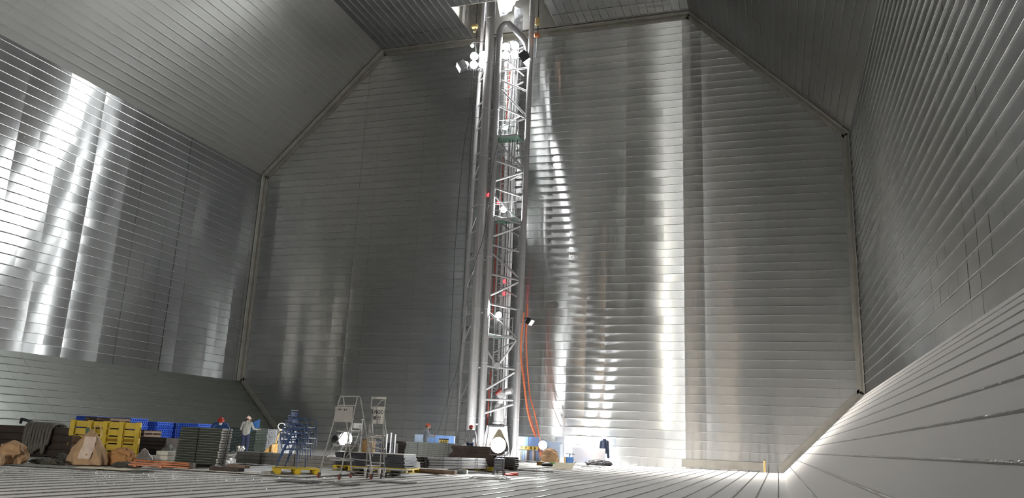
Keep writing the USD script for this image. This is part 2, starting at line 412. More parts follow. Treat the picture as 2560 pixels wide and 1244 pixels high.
# ---------------------------------------------------------------- lamps
def flood(name, p, d, w, h, m, label, group=None, stand=None, mount=None, hood=0.0):
    """A floodlight: housing, rim, lens, yoke; on a tripod (stand = floor height) or a bar to a mount point."""
    p, d = np.asarray(p, float), np.asarray(d, float) / np.linalg.norm(d)
    a, b, dd = frame_of(d)
    R = np.stack([a, b, dd], 1)
    t = thing(name, label, 'lamp', group=group)
    MB().lathe([(0, -0.24), (w * 0.2, -0.22), (w * 0.34, -0.14), (w * 0.53, -0.02), (w * 0.55, 0.0), (w * 0.53, 0.02), (w * 0.5, 0.0)], p - dd * 0.0, 20, dd).build('housing', 'black', t, 40)
    MB().lathe([(0, 0.012), (w * 0.25, 0.01), (w * 0.5, 0.0)], p, 20, dd).build('lens', m, t)
    y = MB()
    for s in (-1, 1):
        y.bar(p - dd * 0.1 + a * s * w * 0.58, p - dd * 0.1 + a * s * w * 0.58 - b * h * 0.75, 0.025)
    y.bar(p - dd * 0.1 + a * w * 0.6 - b * h * 0.75, p - dd * 0.1 - a * w * 0.6 - b * h * 0.75, 0.025)
    y.build('yoke', 'dark_metal', t)
    if hood:  # shroud added to cut off the edges of the beam
        hb = MB()
        for s in (-1, 1):
            hb.box(p + a * s * w * 0.56 + dd * hood / 2, (0.015, h * 1.12, hood), R)
            hb.box(p + b * s * h * 0.56 + dd * hood / 2, (w * 1.12, 0.015, hood), R)
        hb.build('hood', 'black', t)
    foot = p - dd * 0.1 - b * h * 0.75
    if stand is not None:
        MB().tube([foot, (foot[0], foot[1], max(stand + 0.25, foot[2] - 0.6))], 0.018).build('mast', 'dark_metal', t)
        z = max(stand + 0.25, foot[2] - 0.6)
        for k in range(3):
            an = 0.5 + k * 2.094
            MB().tube([(foot[0], foot[1], z), (foot[0] + 0.28 * math.cos(an), foot[1] + 0.28 * math.sin(an), stand + 0.01)], 0.013, 6).build('leg', 'dark_metal', t)
    if mount is not None:
        MB().bar(foot, mount, 0.04).build('bracket', 'dark_metal', t)
    return t


# ---------------------------------------------------------------- pump tower
YT = 43.2
tower = thing('pump_tower', 'tall tubular steel pump tower standing before the far bulkhead', 'tower')
P2 = [at(1229.5, 0, 43.0), at(1174.5, 1112, 43.0)]
P3 = [at(1250, 62, YT), at(1201, 1110, YT)]
P4 = [at(1331.5, 0, 43.3), at(1288.0, 1112, 43.3)]
PL = [at(1207, 60, 44.0), at(1142, 1112, 44.0)]
PB = [at(1290, 0, 44.9), at(1250, 1110, 44.9)]


def along(seg, z):
    a, b = seg
    k = (z - b[2]) / (a[2] - b[2])
    return b + (a - b) * k


def pipe(name, seg, z0, z1, r, m='tower_steel', joints=True, n=20):
    b = MB().tube([along(seg, z0), along(seg, z1)], r, n)
    pp = b.build(name, m, tower, 40)
    if joints:
        k = 0
        for z in np.arange(z0 + 2.2, z1 - 1, 3.15):
            c_ = along(seg, z)
            MB().lathe([(r, -0.035), (r + 0.012, -0.03), (r + 0.012, 0.03), (r, 0.035)], c_, n).build('weld_ring', 'brace_steel', pp, 40)
    return pp


ztop = ZT + 3.1
pipe('fill_pipe', P2, 0.05, ztop, 0.29)
pipe('discharge_pipe', P3, 0.05, at(1250, 78, YT)[2], 0.205)
pipe('column', P4, 0.05, ztop, 0.165)
pipe('side_column', PL, 0.05, ztop, 0.12)
pipe('rear_column', PB, 0.05, ZT - 1.2, 0.34, 'wrap_white')
# inverted U at the head of the discharge pipe
a0 = at(1250, 80, YT); b0 = at(1322, 110, 43.5)
pts = [a0]
for k in range(1, 9):
    an = math.pi / 2 * k / 8
    pts.append(a0 + np.array([0.55 * (1 - math.cos(an)), 0, 0.55 * math.sin(an)]))
e0 = pts[-1]
f0 = at(1308, 96, 43.5)
pts += [e0 + (f0 - e0) * k for k in (0.35, 0.7, 1.0)] + [f0 + (b0 - f0) * 0.6 + np.array([0, 0, -0.15]), b0 + np.array([0, 0, -0.6])]
MB().tube(pts, 0.2, 16).build('pipe_bend', 'tower_steel', tower, 50)
# ties between side column and fill pipe
for z in np.arange(1.5, 26, 1.7):
    MB().bar(along(PL, z), along(P2, z), 0.07).build('tie', 'brace_steel', tower)
    if int(z / 1.7) % 2:
        MB().tube([along(PL, z), along(P2, z + 1.7)], 0.035, 6).build('lacing', 'brace_steel', tower)
for z in np.arange(1.9, 24, 3.2):
    MB().bar(along(P2, z), along(P3, z), 0.08).build('tie', 'brace_steel', tower)
BR = [((1254, 178), (1317, 170)), ((1254, 201), (1315, 227)), ((1254, 224), (1313, 287)), ((1251, 266), (1312, 293)), ((1250, 318), (1312, 296)), ((1245, 356), (1306, 417)),
      ((1243, 402), (1307, 423)), ((1240, 451), (1307, 430)), ((1240, 470), (1303, 491)), ((1239, 491), (1302, 556)), ((1236, 540), (1302, 559)), ((1234, 590), (1302, 565)),
      ((1233, 612), (1299, 629)), ((1232, 634), (1297, 693)), ((1230, 685), (1297, 700)), ((1227, 737), (1296, 705)), ((1226, 759), (1292, 773)), ((1225, 783), (1292, 842)),
      ((1221, 835), (1291, 847)), ((1291, 850), (1245, 912)), ((1219, 877), (1241, 912)), ((1216, 914), (1288, 923)), ((1287, 930), (1214, 974)), ((1213, 998), (1284, 1000)), ((1212, 1032), (1283, 1010))]
for a_, b_ in BR:
    MB().tube([at(*a_, YT + 0.05), at(*b_, 43.3)], 0.068, 8).build('brace', 'brace_steel', tower, 40)
MB().lathe([(0.0, -0.06), (0.2, -0.06), (0.2, 0.06), (0.0, 0.06)], at(1243, 914, YT), 12, (0, 1, 0)).build('gusset', 'brace_steel', tower)
for a_, b_ in (((1257, 398), (1306, 416)), ((1254, 461), (1298, 438)), ((1262, 310), (1300, 290)), ((1256, 560), (1296, 590)), ((1250, 640), (1293, 620)), ((1246, 715), (1290, 740)), ((1234, 881), (1282, 855)), ((1218, 960), (1245, 974)), ((1262, 230), (1308, 205)), ((1262, 150), (1310, 190))):
    MB().tube([at(*a_, 44.3), at(*b_, 43.5)], 0.045, 6).build('rear_brace', 'brace_steel', tower)
# access ladder and cables inside the frame
for x_, top_, m_, r_ in ((1291, 120, 'strap', 0.018), (1284, 140, 'strap', 0.022), (1297, 120, 'brace_steel', 0.03), (1303, 150, 'strap', 0.016), (1263, 180, 'brace_steel', 0.028)):
    p_ = [at(x_, top_, 43.9), at(x_ - (1040 - top_) * 0.043, 1040, 43.9)]
    MB().tube([p_[0], (p_[0] + p_[1]) / 2, p_[1]], r_, 6).build('riser', m_, tower)
la = [at(1272, 170, 44.2), at(1236, 1040, 44.2)]
lb = MB()
for s in (-0.2, 0.2):
    lb.tube([la[0] + np.array([s, 0, 0]), la[1] + np.array([s, 0, 0])], 0.025, 6)
ll = lb.build('ladder_rail', 'brace_steel', tower)
for k, tt in enumerate(np.linspace(0.01, 0.99, 72)):
    c_ = la[0] + (la[1] - la[0]) * tt
    MB().bar(c_ - np.array([0.2, 0, 0]), c_ + np.array([0.2, 0, 0]), 0.025).build('rung', 'brace_steel', ll)
# landings
for k, (px_, py_) in enumerate(((1270, 346), (1268, 551), (1258, 842))):
    c_ = at(px_, py_, 43.7)
    pf = MB().rbox(c_, (1.55, 1.25, 0.05), 0.01).build('landing', 'green_deck', tower)
    for dx in (-0.75, -0.25, 0.25, 0.75):
        MB().bar(c_ + np.array([dx, -0.6, 0.02]), c_ + np.array([dx, -0.6, 1.0]), 0.04).build('post', 'brace_steel', pf)
    for dz in (0.5, 1.0):
        MB().bar(c_ + np.array([-0.77, -0.6, dz]), c_ + np.array([0.77, -0.6, dz]), 0.035).build('rail', 'brace_steel', pf)
    MB().rbox(c_ + np.array([0, -0.62, -0.06]), (1.6, 0.06, 0.12), 0.01).build('edge_beam', 'brace_steel', pf)
# pump, valve and foot of the tower
pc = at(1246, 1050, 43.6)
MB().lathe([(0.0, 0.0), (0.36, 0.0), (0.36, 0.12), (0.29, 0.14), (0.31, 0.5), (0.30, 1.0), (0.20, 1.15), (0.0, 1.15)], (pc[0], pc[1], 1.95), 20).build('pump', 'brace_steel', tower, 35)
pe = np.array([pc[0], pc[1], 3.0])
MB().tube([pe, pe + (0.05, 0, 0.3), pe + (0.2, 0, 0.62), pe + (0.42, 0, 0.8), pe + (0.75, 0, 0.85)], 0.19, 14).build('elbow', 'brace_steel', tower, 50)
vc = at(1252, 984, 43.2)
vv = MB().lathe([(0.0, -0.25), (0.2, -0.2), (0.27, 0), (0.2, 0.2), (0.0, 0.25)], vc, 16, (0.5, -0.8, 0.3)).build('valve', 'brace_steel', tower, 50)
MB().lathe([(0.0, 0.27), (0.24, 0.25), (0.26, 0.2), (0.2, 0.15)], vc, 16, (-0.55, -0.5, 0.65)).build('valve_cap', 'red_cap', vv, 40, 'red valve cap')
for k in range(8):
    an = k * math.pi / 4
    MB().lathe([(0, 0), (0.03, 0), (0.03, 0.1), (0, 0.1)], (pc[0] + 0.33 * math.cos(an), pc[1] + 0.33 * math.sin(an), 1.9), 6).build('bolt', 'dark_metal', tower)
MB().rbox((pc[0], pc[1], 1.85), (0.9, 0.9, 0.1), 0.02).build('pump_plate', 'dark_metal', tower)
MB().box((pc[0], pc[1], 0.95), (1.1, 1.0, 1.7), None, 0.72).build('pedestal', 'wrap_white', tower)
for s in (-1, 1):
    MB().bar((pc[0] + s * 0.75, pc[1] - 0.3, 0.05), (pc[0] + s * 0.45, pc[1] - 0.2, 1.85), 0.08, 0.3).build('strut', 'brace_steel', tower)
for sg, r_ in ((P2, 0.29), (P3, 0.205), (P4, 0.165), (PL, 0.12), (PB, 0.34)):
    c_ = along(sg, 0.06)
    MB().rbox((c_[0], c_[1], 0.06), (r_ * 2 + 0.35, r_ * 2 + 0.35, 0.08), 0.02).build('base_plate', 'brace_steel', tower)
    for an in (0.6, 2.2, 3.9, 5.4):
        dv = np.array([math.cos(an), math.sin(an), 0])
        MB().tm(trimesh.convex.convex_hull(np.array([c_ + dv * r_ + z_ * np.array([0, 0, 1.0]) + s * 0.012 * np.array([-dv[1], dv[0], 0]) for z_ in (0.05, 0.65) for s in (-1, 1)] + [c_ + dv * (r_ + 0.16) + 0.05 * np.array([0, 0, 1.0]) + s * 0.012 * np.array([-dv[1], dv[0], 0]) for s in (-1, 1)]))).build('stiffener', 'brace_steel', tower)
for (x0, y0), (x1, y1) in (((1258, 392), (1252, 512)), ((1227, 925), (1217, 1078)), ((1243, 560), (1230, 800)), ((1275, 176), (1266, 300))):
    MB().tube([at(x0, y0, 44.3), at(x1, y1, 44.3)], 0.045, 6).build('hose', 'red_hose', tower, False, 'red hose')
for x_, y_ in ((1261, 703), (1260, 734), (1222, 487), (1246, 506)):
    c_ = at(x_, y_, 43.6 if x_ > 1230 else 43.1)
    sl = MB().lathe([(0, -0.1), (0.09, -0.1), (0.09, 0.06), (0.05, 0.12), (0, 0.13)], c_, 10).build('signal_light', 'red_light', tower, False, 'red signal light')
    MB().bar(c_ - np.array([0.35, 0, 0.12]), c_ + np.array([0.35, 0.0, -0.12]), 0.05).build('signal_bar', 'brace_steel', sl)

# floodlights on the tower
L1 = at(1196, 150, 43.05)
L2 = at(1276, 126, 43.75)
for C_, seg, where in ((L1, P2, 'hung left of the tower head'), (L2, P3, 'inside the tower head under the pipe bend')):
    for k, (dx, dz, lab) in enumerate(((-0.30, 0.30, 'upper left'), (0.30, 0.30, 'upper right'), (-0.30, -0.30, 'lower left'), (0.30, -0.30, 'lower right'))):
        flood('floodlight', C_ + np.array([dx, 0, dz]), (0.3 * dx + 0.25, -1, -0.75), 0.5, 0.46, 'lamp_tower', f'{lab} of the four glaring floodlights {where}', mount=along(seg if dx < 0 or seg is P2 else P4, C_[2] + dz - 0.25))
bp = L1 + np.array([-0.25, -0.55, 0.75])  # added globe, put in to brighten the ceiling seams
t = thing('bare_lamp', 'added globe lamp above the floodlights left of the tower head, brightening the ceiling seams', 'lamp')
MB().tm(trimesh.creation.icosphere(3, 0.11).apply_translation(bp)).build('globe', 'bulb_glow', t, True)
MB().lathe([(0, 0.08), (0.05, 0.08), (0.05, 0.22), (0, 0.24)], bp, 12).build('socket', 'black', t)
MB().tube([bp + (0, 0, 0.2), along(P2, bp[2] + 0.5)], 0.015, 6).build('cable', 'strap', t)
flood('side_floodlight', L1 + np.array([-0.80, -0.25, -0.35]), (-1, -0.55, -0.75), 0.52, 0.46, 'lamp_side', 'floodlight left of the tower head turned down to the left wall', mount=along(P2, L1[2] - 1.0), hood=0.5)
flood('side_floodlight', L2 + np.array([1.0, -0.45, -0.6]), (0.53, -0.03, -0.85), 0.5, 0.46, 'lamp_side', 'floodlight right of the tower head turned down to the right', mount=along(P4, L2[2] - 1.0), hood=0.72)
for (px_, py_), lab in (((1262, 318), 'small work lamp on the highest tower landing'), ((1258, 524), 'small work lamp on the middle tower landing')):
    c_ = at(px_, py_, 43.75)
    flood('work_lamp', c_, (0.3, -0.55, 0.1), 0.40, 0.30, 'lamp_work', lab, mount=c_ + np.array([-0.1, 0.0, -0.6]))
c_ = at(1320, 800, 43.0)
flood('side_floodlight', c_, (0.82, -0.14, -0.60), 0.34, 0.30, 'lamp_right', 'added hooded lamp low on the right tower column, brightening the far right corner', mount=along(P4, c_[2] - 0.1), hood=0.28)  # added unseen lamp that brightens the far right corner
c_ = at(1266, 792, 43.55)
flood('work_lamp', c_ + np.array([-0.45, -0.1, 0.1]), (-0.2, -1.0, 0.0), 0.40, 0.30, 'lamp_work', 'bare work lamp on the lowest tower landing, facing forward', mount=c_ + np.array([-0.5, 0.0, -0.6]))
for z, lab in ((3.2, 'lowest of the lamps clamped to the left side of the tower'), (7.6, 'second lowest of the lamps clamped to the left side of the tower'), (12.2, 'second highest of the lamps clamped to the left side of the tower'), (17.5, 'highest of the lamps clamped to the left side of the tower')):
    c_ = along(PL, z) + np.array([-0.12, 0.35, 0])
    flood('side_lamp', c_, (-1, -0.25, -0.35), 0.22, 0.2, 'lamp_work', lab, mount=along(PL, z - 0.2))

c_ = at(1270, 14, 44.85)  # added lamp that lights the hatch sheeting from behind
flood('work_lamp', c_, (0.0, -1.0, -0.1), 0.3, 0.26, 'lamp_work', 'small added lamp behind the plastic sheet in the hatch, making the sheet glow', mount=(c_[0], HY1 - 0.06, c_[2] - 0.2))

# sheeting, ropes, hoses at the tower
def crumple(pts_grid, amp, freq, seed):
    g = np.asarray(pts_grid, float)
    nrm = np.array([0.2, -1.0, 0.2])
    nz = meshkit.fbm(g * freq, 4, seed)
    g = g + (nz[..., None] - 0.5) * amp * nrm
    h_, w_ = g.shape[:2]
    i = np.arange(h_ * w_).reshape(h_, w_)
    f_ = np.stack([i[:-1, :-1].ravel(), i[:-1, 1:].ravel(), i[1:, 1:].ravel(), i[1:, :-1].ravel()], 1)
    return g.reshape(-1, 3), f_


def sheet(name, quad, Y, amp, freq, seed, material, label, cat, n=22):
    c_ = [at(*p_, Y) for p_ in quad]
    U, V_ = np.meshgrid(np.linspace(0, 1, n), np.linspace(0, 1, n))
    g = (1 - U)[..., None] * (1 - V_)[..., None] * c_[0] + U[..., None] * (1 - V_)[..., None] * c_[1] + U[..., None] * V_[..., None] * c_[2] + (1 - U)[..., None] * V_[..., None] * c_[3]
    m_ = crumple(g, amp, freq, seed)
    return tag(obj(name, m_, material, None, True), label, cat)


sheet('plastic_sheet', [(1240, -14), (1300, -14), (1276, 36), (1250, 42)], 44.1, 1.2, 1.6, 3, 'sheeting', 'bulging sheet of clear plastic over the middle of the tower head', 'sheet')
sheet('plastic_sheet', [(1206, -14), (1219, -14), (1217, 52), (1205, 50)], 44.4, 0.5, 2.0, 5, 'sheeting', 'narrow plastic strip at the left of the tower head', 'sheet')
sheet('plastic_sheet', [(1286, 14), (1309, 22), (1306, 84), (1284, 70)], 44.3, 0.5, 2.0, 8, 'sheeting', 'plastic sheet hanging at the right of the tower head', 'sheet')


def rope(name, pix, Y, r, m, label, cat='rope', n=5):
    ys = Y if np.ndim(Y) else [Y] * len(pix)
    P = np.array([at(*p_, y_) for p_, y_ in zip(pix, ys)])
    k = np.linspace(0, 1, len(P)); kk = np.linspace(0, 1, 4 * len(P))
    from scipy.interpolate import PchipInterpolator
    return tag(MB().tube(PchipInterpolator(k, P)(kk), r, n).build(name, m, None, True), label, cat)


rope('hoist_rope', [(1192, 77), (1182, 190), (1172, 300), (1163, 344), (1139, 599), (1120, 999), (1112, 1108), (1111, 1146)], 42.4, 0.017, 'strap', 'outermost dark rope hanging left of the tower')
rope('hoist_rope', [(1194, 77), (1186, 200), (1180, 300), (1165, 600), (1152, 870), (1124, 980), (1088, 1110), (1082, 1146)], 42.3, 0.017, 'strap', 'long dark rope slanting from the tower foot to the slate jacketed worker')
rope('hoist_rope', [(1255, 330), (1235, 400), (1211, 580), (1178, 690), (1150, 880), (1118, 1050), (1106, 1105), (1104, 1146)], 42.2, 0.014, 'strap', 'thin dark rope crossing before the big pipe')
t = thing('hook_block', 'yellow padded hook block hanging left of the tower head', 'hook', at(1187, 66, 42.4))
MB().rbox((0, 0, 0), (0.42, 0.25, 0.28), 0.06).build('block', 'brass', t)
MB().tube([(0.1, 0, 0.1), (0.1, 0, ZT + 3.1 - at(1187, 66, 42.4)[2])], 0.03, 6).build('chain', 'strap', t)
MB().tube([(0, 0, -0.1), (0.1, 0, -0.25), (0.05, 0, -0.4), (-0.08, 0, -0.36)], 0.03, 6).build('hook', 'brass', t)
t = thing('hook_block', 'orange and yellow hook block hanging right of the tower head', 'hook', at(1342, 88, 42.8))
MB().rbox((0, 0, 0), (0.34, 0.25, 0.26), 0.06).build('block', 'orange_paint', t)
MB().rbox((0, 0, 0.95), (0.3, 0.2, 0.55), 0.06).build('sling_pad', 'brass', t)
MB().tube([(0.05, 0, 0.1), (0.05, 0, ZT + 3.1 - at(1342, 88, 42.8)[2])], 0.03, 6).build('chain', 'strap', t)
MB().tube([(0, 0, -0.1), (0.02, 0, -0.4), (0.0, 0, -1.6)], 0.025, 6).build('tail_rope', 'brace_steel', t)
rope('air_hose', [(1311, 780), (1302, 874), (1309, 950), (1321, 1036), (1344, 1107), (1352, 1140)], [43.0, 43.0, 42.8, 42.4, 41.8, 41.5], 0.05, 'orange_hose', 'thick orange hose curving down from the right tower column', 'hose', 8)
rope('air_hose', [(1318, 760), (1316, 850), (1325, 990), (1333, 1018), (1348, 1090), (1357, 1142)], [43.4, 43.3, 43.0, 42.8, 42.3, 42.0], 0.04, 'orange_hose', 'outer orange hose sagging right of the first one', 'hose', 8)
rope('air_hose', [(1314, 800), (1310, 900), (1317, 1000), (1329, 1050), (1346, 1108), (1353, 1142)], [43.5, 43.4, 43.2, 43.0, 42.6, 42.3], 0.022, 'red_hose', 'thin dull red hose between the two orange ones', 'hose', 6)
# ---------------------------------------------------------------- floor covering of pale boards
BX0, BX1, BY0, BY1 = -14.55, -9.45, 17.0, 36.2
ZB = 0.017
t0 = None
rb = np.random.default_rng(11)
k = 0
for ix in range(4):
    for iy in range(8):
        x_ = BX0 + 0.64 + ix * 1.27
        y_ = BY0 + 1.2 + iy * 2.43
        if ix == 3 and iy == 0:
            continue
        lab = f'pale floor board, {ORD[iy]} row away from the camera, {ORD[ix]} from the left'
        if t0 is None:
            t0 = thing('floor_board', lab, 'board', (x_, y_, ZB), 0.004, 'pale boards covering the floor')
            MB().rbox((0, 0, 0.01), (1.25, 2.4, 0.02), 0.004).build('sheet', 'pale_board', t0)
        else:
            dup(t0, lab, (x_, y_, ZB), rb.normal(0, 0.006))
ZF = ZB + 0.02


def zf(x, y):
    return ZF if BX0 < x < BX1 and BY0 < y < BY1 else ZB


def G(px, py):
    p_ = gp(px, py, 0.03)
    return np.array([p_[0], p_[1], zf(p_[0], p_[1])])


# ---------------------------------------------------------------- soft heaps
def blob(sx, sy, sz, seed, amp=0.3, freq=2.2, sub=4, flat=0.55, power=1.0, folds=0.0, nf=9):
    """A crumpled heap standing on z = 0, sx wide, sy deep, sz high."""
    m = trimesh.creation.icosphere(sub)
    v = np.array(m.vertices)
    n1 = meshkit.fbm(v * freq + seed * 7.1, 4, seed)
    r_ = 1 + amp * ((1 - np.abs(2 * n1 - 1)) - 0.6) + amp * 0.6 * (meshkit.noise(v * freq * 2.7 + 3.3, seed + 5) - 0.5)
    if folds:
        an = np.arctan2(v[:, 1], v[:, 0])
        r_ = r_ * (1 + folds * np.sin(an * nf + 3 * v[:, 2] + seed) * np.clip(1 - v[:, 2], 0, 1))
    v = v * r_[:, None]
    z = v[:, 2]
    lo = -flat
    v[:, 2] = np.maximum(z, lo + 0.02 * (n1 - 0.5)) - lo
    if power != 1.0:
        h_ = np.clip(v[:, 2] / v[:, 2].max(), 0, 1)
        v[:, :2] *= (1 - h_ * (1 - power))[:, None]
    v *= np.array([sx, sy, sz]) / np.ptp(v, axis=0)
    v[:, 2] -= v[:, 2].min()
    return v, np.array(m.faces)


def heap(name, px, py, size, seed, material, label, cat, rz=0.0, **kw):
    p_ = G(px, py)
    t = thing(name, label, cat, p_, rz)
    obj('cover', blob(*size, seed, **kw), material, t, 12 if material == 'kraft' else 30 if material in ('film_white', 'sack_orange') else 50)
    return t


# ---------------------------------------------------------------- people
import manifold3d as m3


def _hull(p, q, rp, rq, seg=16):
    a = m3.Manifold.sphere(rp, seg).translate(tuple(map(float, p)))
    b = m3.Manifold.sphere(rq, seg).translate(tuple(map(float, q)))
    return m3.Manifold.batch_hull([a, b])


def organic(bones, length=0.03, it=10, extra=()):
    u = m3.Manifold.batch_boolean([_hull(*b) for b in bones] + list(extra), m3.OpType.Add)
    u = u.refine_to_length(length)
    mm = u.to_mesh()
    tm = trimesh.Trimesh(mm.vert_properties[:, :3], mm.tri_verts, process=True)
    trimesh.smoothing.filter_taubin(tm, iterations=it)
    return np.array(tm.vertices), np.array(tm.faces)


def person(label, loc, rz, J, jacket, trousers, helmet, scale=1.0, mask=False, gloves=False):
    """J: joint positions (x right, y forward, z up). One body surface, clothes over it."""
    t = thing('person', label, 'person', loc, rz)
    J = {k_: np.array(v_, float) * scale for k_, v_ in J.items()}
    s = scale
    hd, hy, hp = J['head'], J.get('yaw', np.zeros(3))[0] / s, J.get('nod', np.zeros(3))[0] / s
    cy_, sy_ = math.cos(hy), math.sin(hy); cp_, sp_ = math.cos(hp), math.sin(hp)
    RH = np.array([[cy_, -sy_, 0], [sy_, cy_, 0], [0, 0, 1]]) @ np.array([[1, 0, 0], [0, cp_, -sp_], [0, sp_, cp_]])
    H = lambda x, y, z: hd + RH @ (np.array([x, y, z]) * s)
    bones = [(H(0, -0.012, 0.02), H(0, 0.02, 0.015), 0.088 * s, 0.083 * s), (H(0, 0.045, -0.06), H(0, 0.0, 0.0), 0.045 * s, 0.078 * s),
             (H(0, 0.098, -0.005), H(0, 0.112, -0.03), 0.011 * s, 0.017 * s), (H(-0.035, 0.078, 0.022), H(0.035, 0.078, 0.022), 0.018 * s, 0.018 * s),
             (H(-0.018, 0.088, -0.062), H(0.018, 0.088, -0.062), 0.010 * s, 0.010 * s), (H(-0.022, 0.062, -0.095), H(0.022, 0.062, -0.095), 0.022 * s, 0.022 * s),
             (H(0.088, -0.005, -0.03), H(0.09, -0.01, 0.015), 0.012 * s, 0.015 * s), (H(-0.088, -0.005, -0.03), H(-0.09, -0.01, 0.015), 0.012 * s, 0.015 * s),
             (J['neck'], H(0, -0.02, -0.03), 0.058 * s, 0.056 * s), (J['neck'], J['chest'], 0.07 * s, 0.125 * s), (J['chest'], J['pelvis'], 0.125 * s, 0.12 * s)]
    for sd in 'LR':
        sg = -1 if sd == 'L' else 1
        hip = J['hip' + sd]
        bones += [(J['neck'], J['sh' + sd], 0.06 * s, 0.062 * s), (J['chest'], J['sh' + sd], 0.10 * s, 0.06 * s), (J['sh' + sd], J['el' + sd], 0.053 * s, 0.04 * s), (J['el' + sd], J['wr' + sd], 0.04 * s, 0.027 * s),
                  (J['pelvis'], hip, 0.12 * s, 0.095 * s), (hip, J['kn' + sd], 0.09 * s, 0.058 * s), (J['kn' + sd], J['an' + sd], 0.056 * s, 0.04 * s), (J['an' + sd], J['toe' + sd], 0.038 * s, 0.03 * s)]
        w_ = J['wr' + sd]; f_ = w_ - J['el' + sd]; f_ /= np.linalg.norm(f_)
        side = np.cross(f_, np.array([0, 0, 1.0])) if abs(f_[2]) < 0.8 else np.array([0.0, 1.0, 0])
        side -= f_ * (side @ f_); side /= np.linalg.norm(side)
        nrm = np.cross(f_, side)
        if nrm @ np.array([-sg, 0, 0.2]) < 0:
            nrm = -nrm
        for k_ in (-0.028, 0.0, 0.028):
            bones.append((w_ + f_ * 0.015 * s, w_ + (f_ * 0.085 + side * k_) * s, 0.022 * s, 0.015 * s))
        for k_, ln in ((-0.033, 0.062), (-0.011, 0.078), (0.011, 0.082), (0.033, 0.07)):
            a_ = w_ + (f_ * 0.09 + side * k_) * s
            b_ = a_ + (f_ * ln * 0.55 + side * k_ * 0.12 + nrm * 0.012) * s
            c_ = b_ + (f_ * ln * 0.42 + nrm * 0.028) * s
            bones += [(a_, b_, 0.0095 * s, 0.0088 * s), (b_, c_, 0.0088 * s, 0.0078 * s)]
        th = w_ + (f_ * 0.035 + side * 0.03) * s
        tb = th + (f_ * 0.03 + side * 0.032 + nrm * 0.012) * s
        bones += [(w_ + f_ * 0.02 * s, th, 0.02 * s, 0.013 * s), (th, tb, 0.013 * s, 0.0105 * s), (tb, tb + (f_ * 0.03 + nrm * 0.008) * s, 0.0105 * s, 0.009 * s)]
    body = obj('body', organic(bones, 0.022, 6), 'skin', t, True)
    sx = (J['shR'] - J['shL']); sx = sx / np.linalg.norm(sx)
    pv = J['pelvis']
    jb = [(J['neck'] - (J['neck'] - J['chest']) * 0.12, J['chest'], 0.085 * s, 0.150 * s)]
    for o_ in (-0.065, 0.0, 0.065):
        jb += [(J['chest'] + sx * o_ * s, pv + (sx * o_ + np.array([0, 0, 0.04])) * s, 0.128 * s, 0.122 * s), (pv + (sx * o_ + np.array([0, 0, 0.04])) * s, pv + (sx * o_ - np.array([0, 0, 0.015])) * s, 0.122 * s, 0.128 * s)]
    tb_ = [(J['pelvis'] - np.array([0, 0, 0.03]) * s, J['pelvis'] + np.array([0, 0, 0.02]) * s, 0.108 * s, 0.10 * s)]
    for sd in 'LR':
        w_ = J['wr' + sd]; e_ = J['el' + sd]
        jb += [(J['neck'], J['sh' + sd], 0.06 * s, 0.08 * s), (J['chest'], J['sh' + sd], 0.13 * s, 0.078 * s), (J['sh' + sd], e_, 0.078 * s, 0.06 * s), (e_, e_ + (w_ - e_) * 0.93, 0.06 * s, 0.044 * s)]
        tb_ += [(J['pelvis'] - np.array([0, 0, 0.02]) * s, J['hip' + sd], 0.108 * s, 0.108 * s), (J['hip' + sd], J['kn' + sd], 0.106 * s, 0.078 * s), (J['kn' + sd], J['an' + sd] + np.array([0, 0, 0.02]) * s, 0.078 * s, 0.07 * s)]
    obj('jacket', organic(jb, 0.03, 8), jacket, t, True)
    obj('trousers', organic(tb_, 0.03, 8), trousers, t, True)
    for sd in 'LR':
        a_, b_ = J['an' + sd], J['toe' + sd]
        obj('boot', organic([(a_ + np.array([0, 0, 0.06]) * s, a_, 0.056 * s, 0.052 * s), (a_, b_, 0.05 * s, 0.042 * s), (a_ - np.array([0, 0.03, 0.02]) * s, b_ - np.array([0, 0, 0.004]) * s, 0.045 * s, 0.036 * s)], 0.03, 5), 'boot', t, True)
    # helmet: shell, brim, peak
    hb = MB()
    sh_, rows = [], 9
    for i_ in range(rows):
        a_ = math.pi / 2 * i_ / (rows - 1)
        sh_.append((0.128 * math.cos(a_) + 1e-4, 0.032 + 0.122 * math.sin(a_)))
    n_ = 22
    an = np.arange(n_) / n_ * 2 * np.pi
    V = np.vstack([np.stack([r_ * np.cos(an) * 0.93, r_ * np.sin(an) * 1.12, np.full(n_, h_)], 1) for r_, h_ in [(0.118, 0.035), (0.15, 0.022), (0.15, 0.028)] + sh_])
    F_ = np.vstack([np.stack([k_ * n_ + np.arange(n_), k_ * n_ + (np.arange(n_) + 1) % n_, (k_ + 1) * n_ + (np.arange(n_) + 1) % n_, (k_ + 1) * n_ + np.arange(n_)], 1) for k_ in range(len(sh_) + 2)])
    hb.add(V * s, F_)
    hb.tm(trimesh.convex.convex_hull(np.array([(x_ * s, y_ * s, z_ * s) for x_, y_ in ((-0.09, 0.11), (0.09, 0.11), (-0.05, 0.185), (0.05, 0.185)) for z_ in (0.022, 0.03)])))
    hb.tm(trimesh.convex.convex_hull(np.array([(x_ * s, y_ * s, z_ * s) for x_, y_, z_ in ((-0.018, -0.12, 0.10), (0.018, -0.12, 0.10), (-0.018, 0.12, 0.10), (0.018, 0.12, 0.10), (-0.012, -0.07, 0.162), (0.012, -0.07, 0.162), (-0.012, 0.07, 0.162), (0.012, 0.07, 0.162))])))
    V, F_ = hb.mesh()
    V = V @ RH.T + hd
    obj('helmet', (V, F_), helmet, t, 45)
    hr = blob(0.17 * s, 0.16 * s, 0.10 * s, 3, 0.05, sub=2)
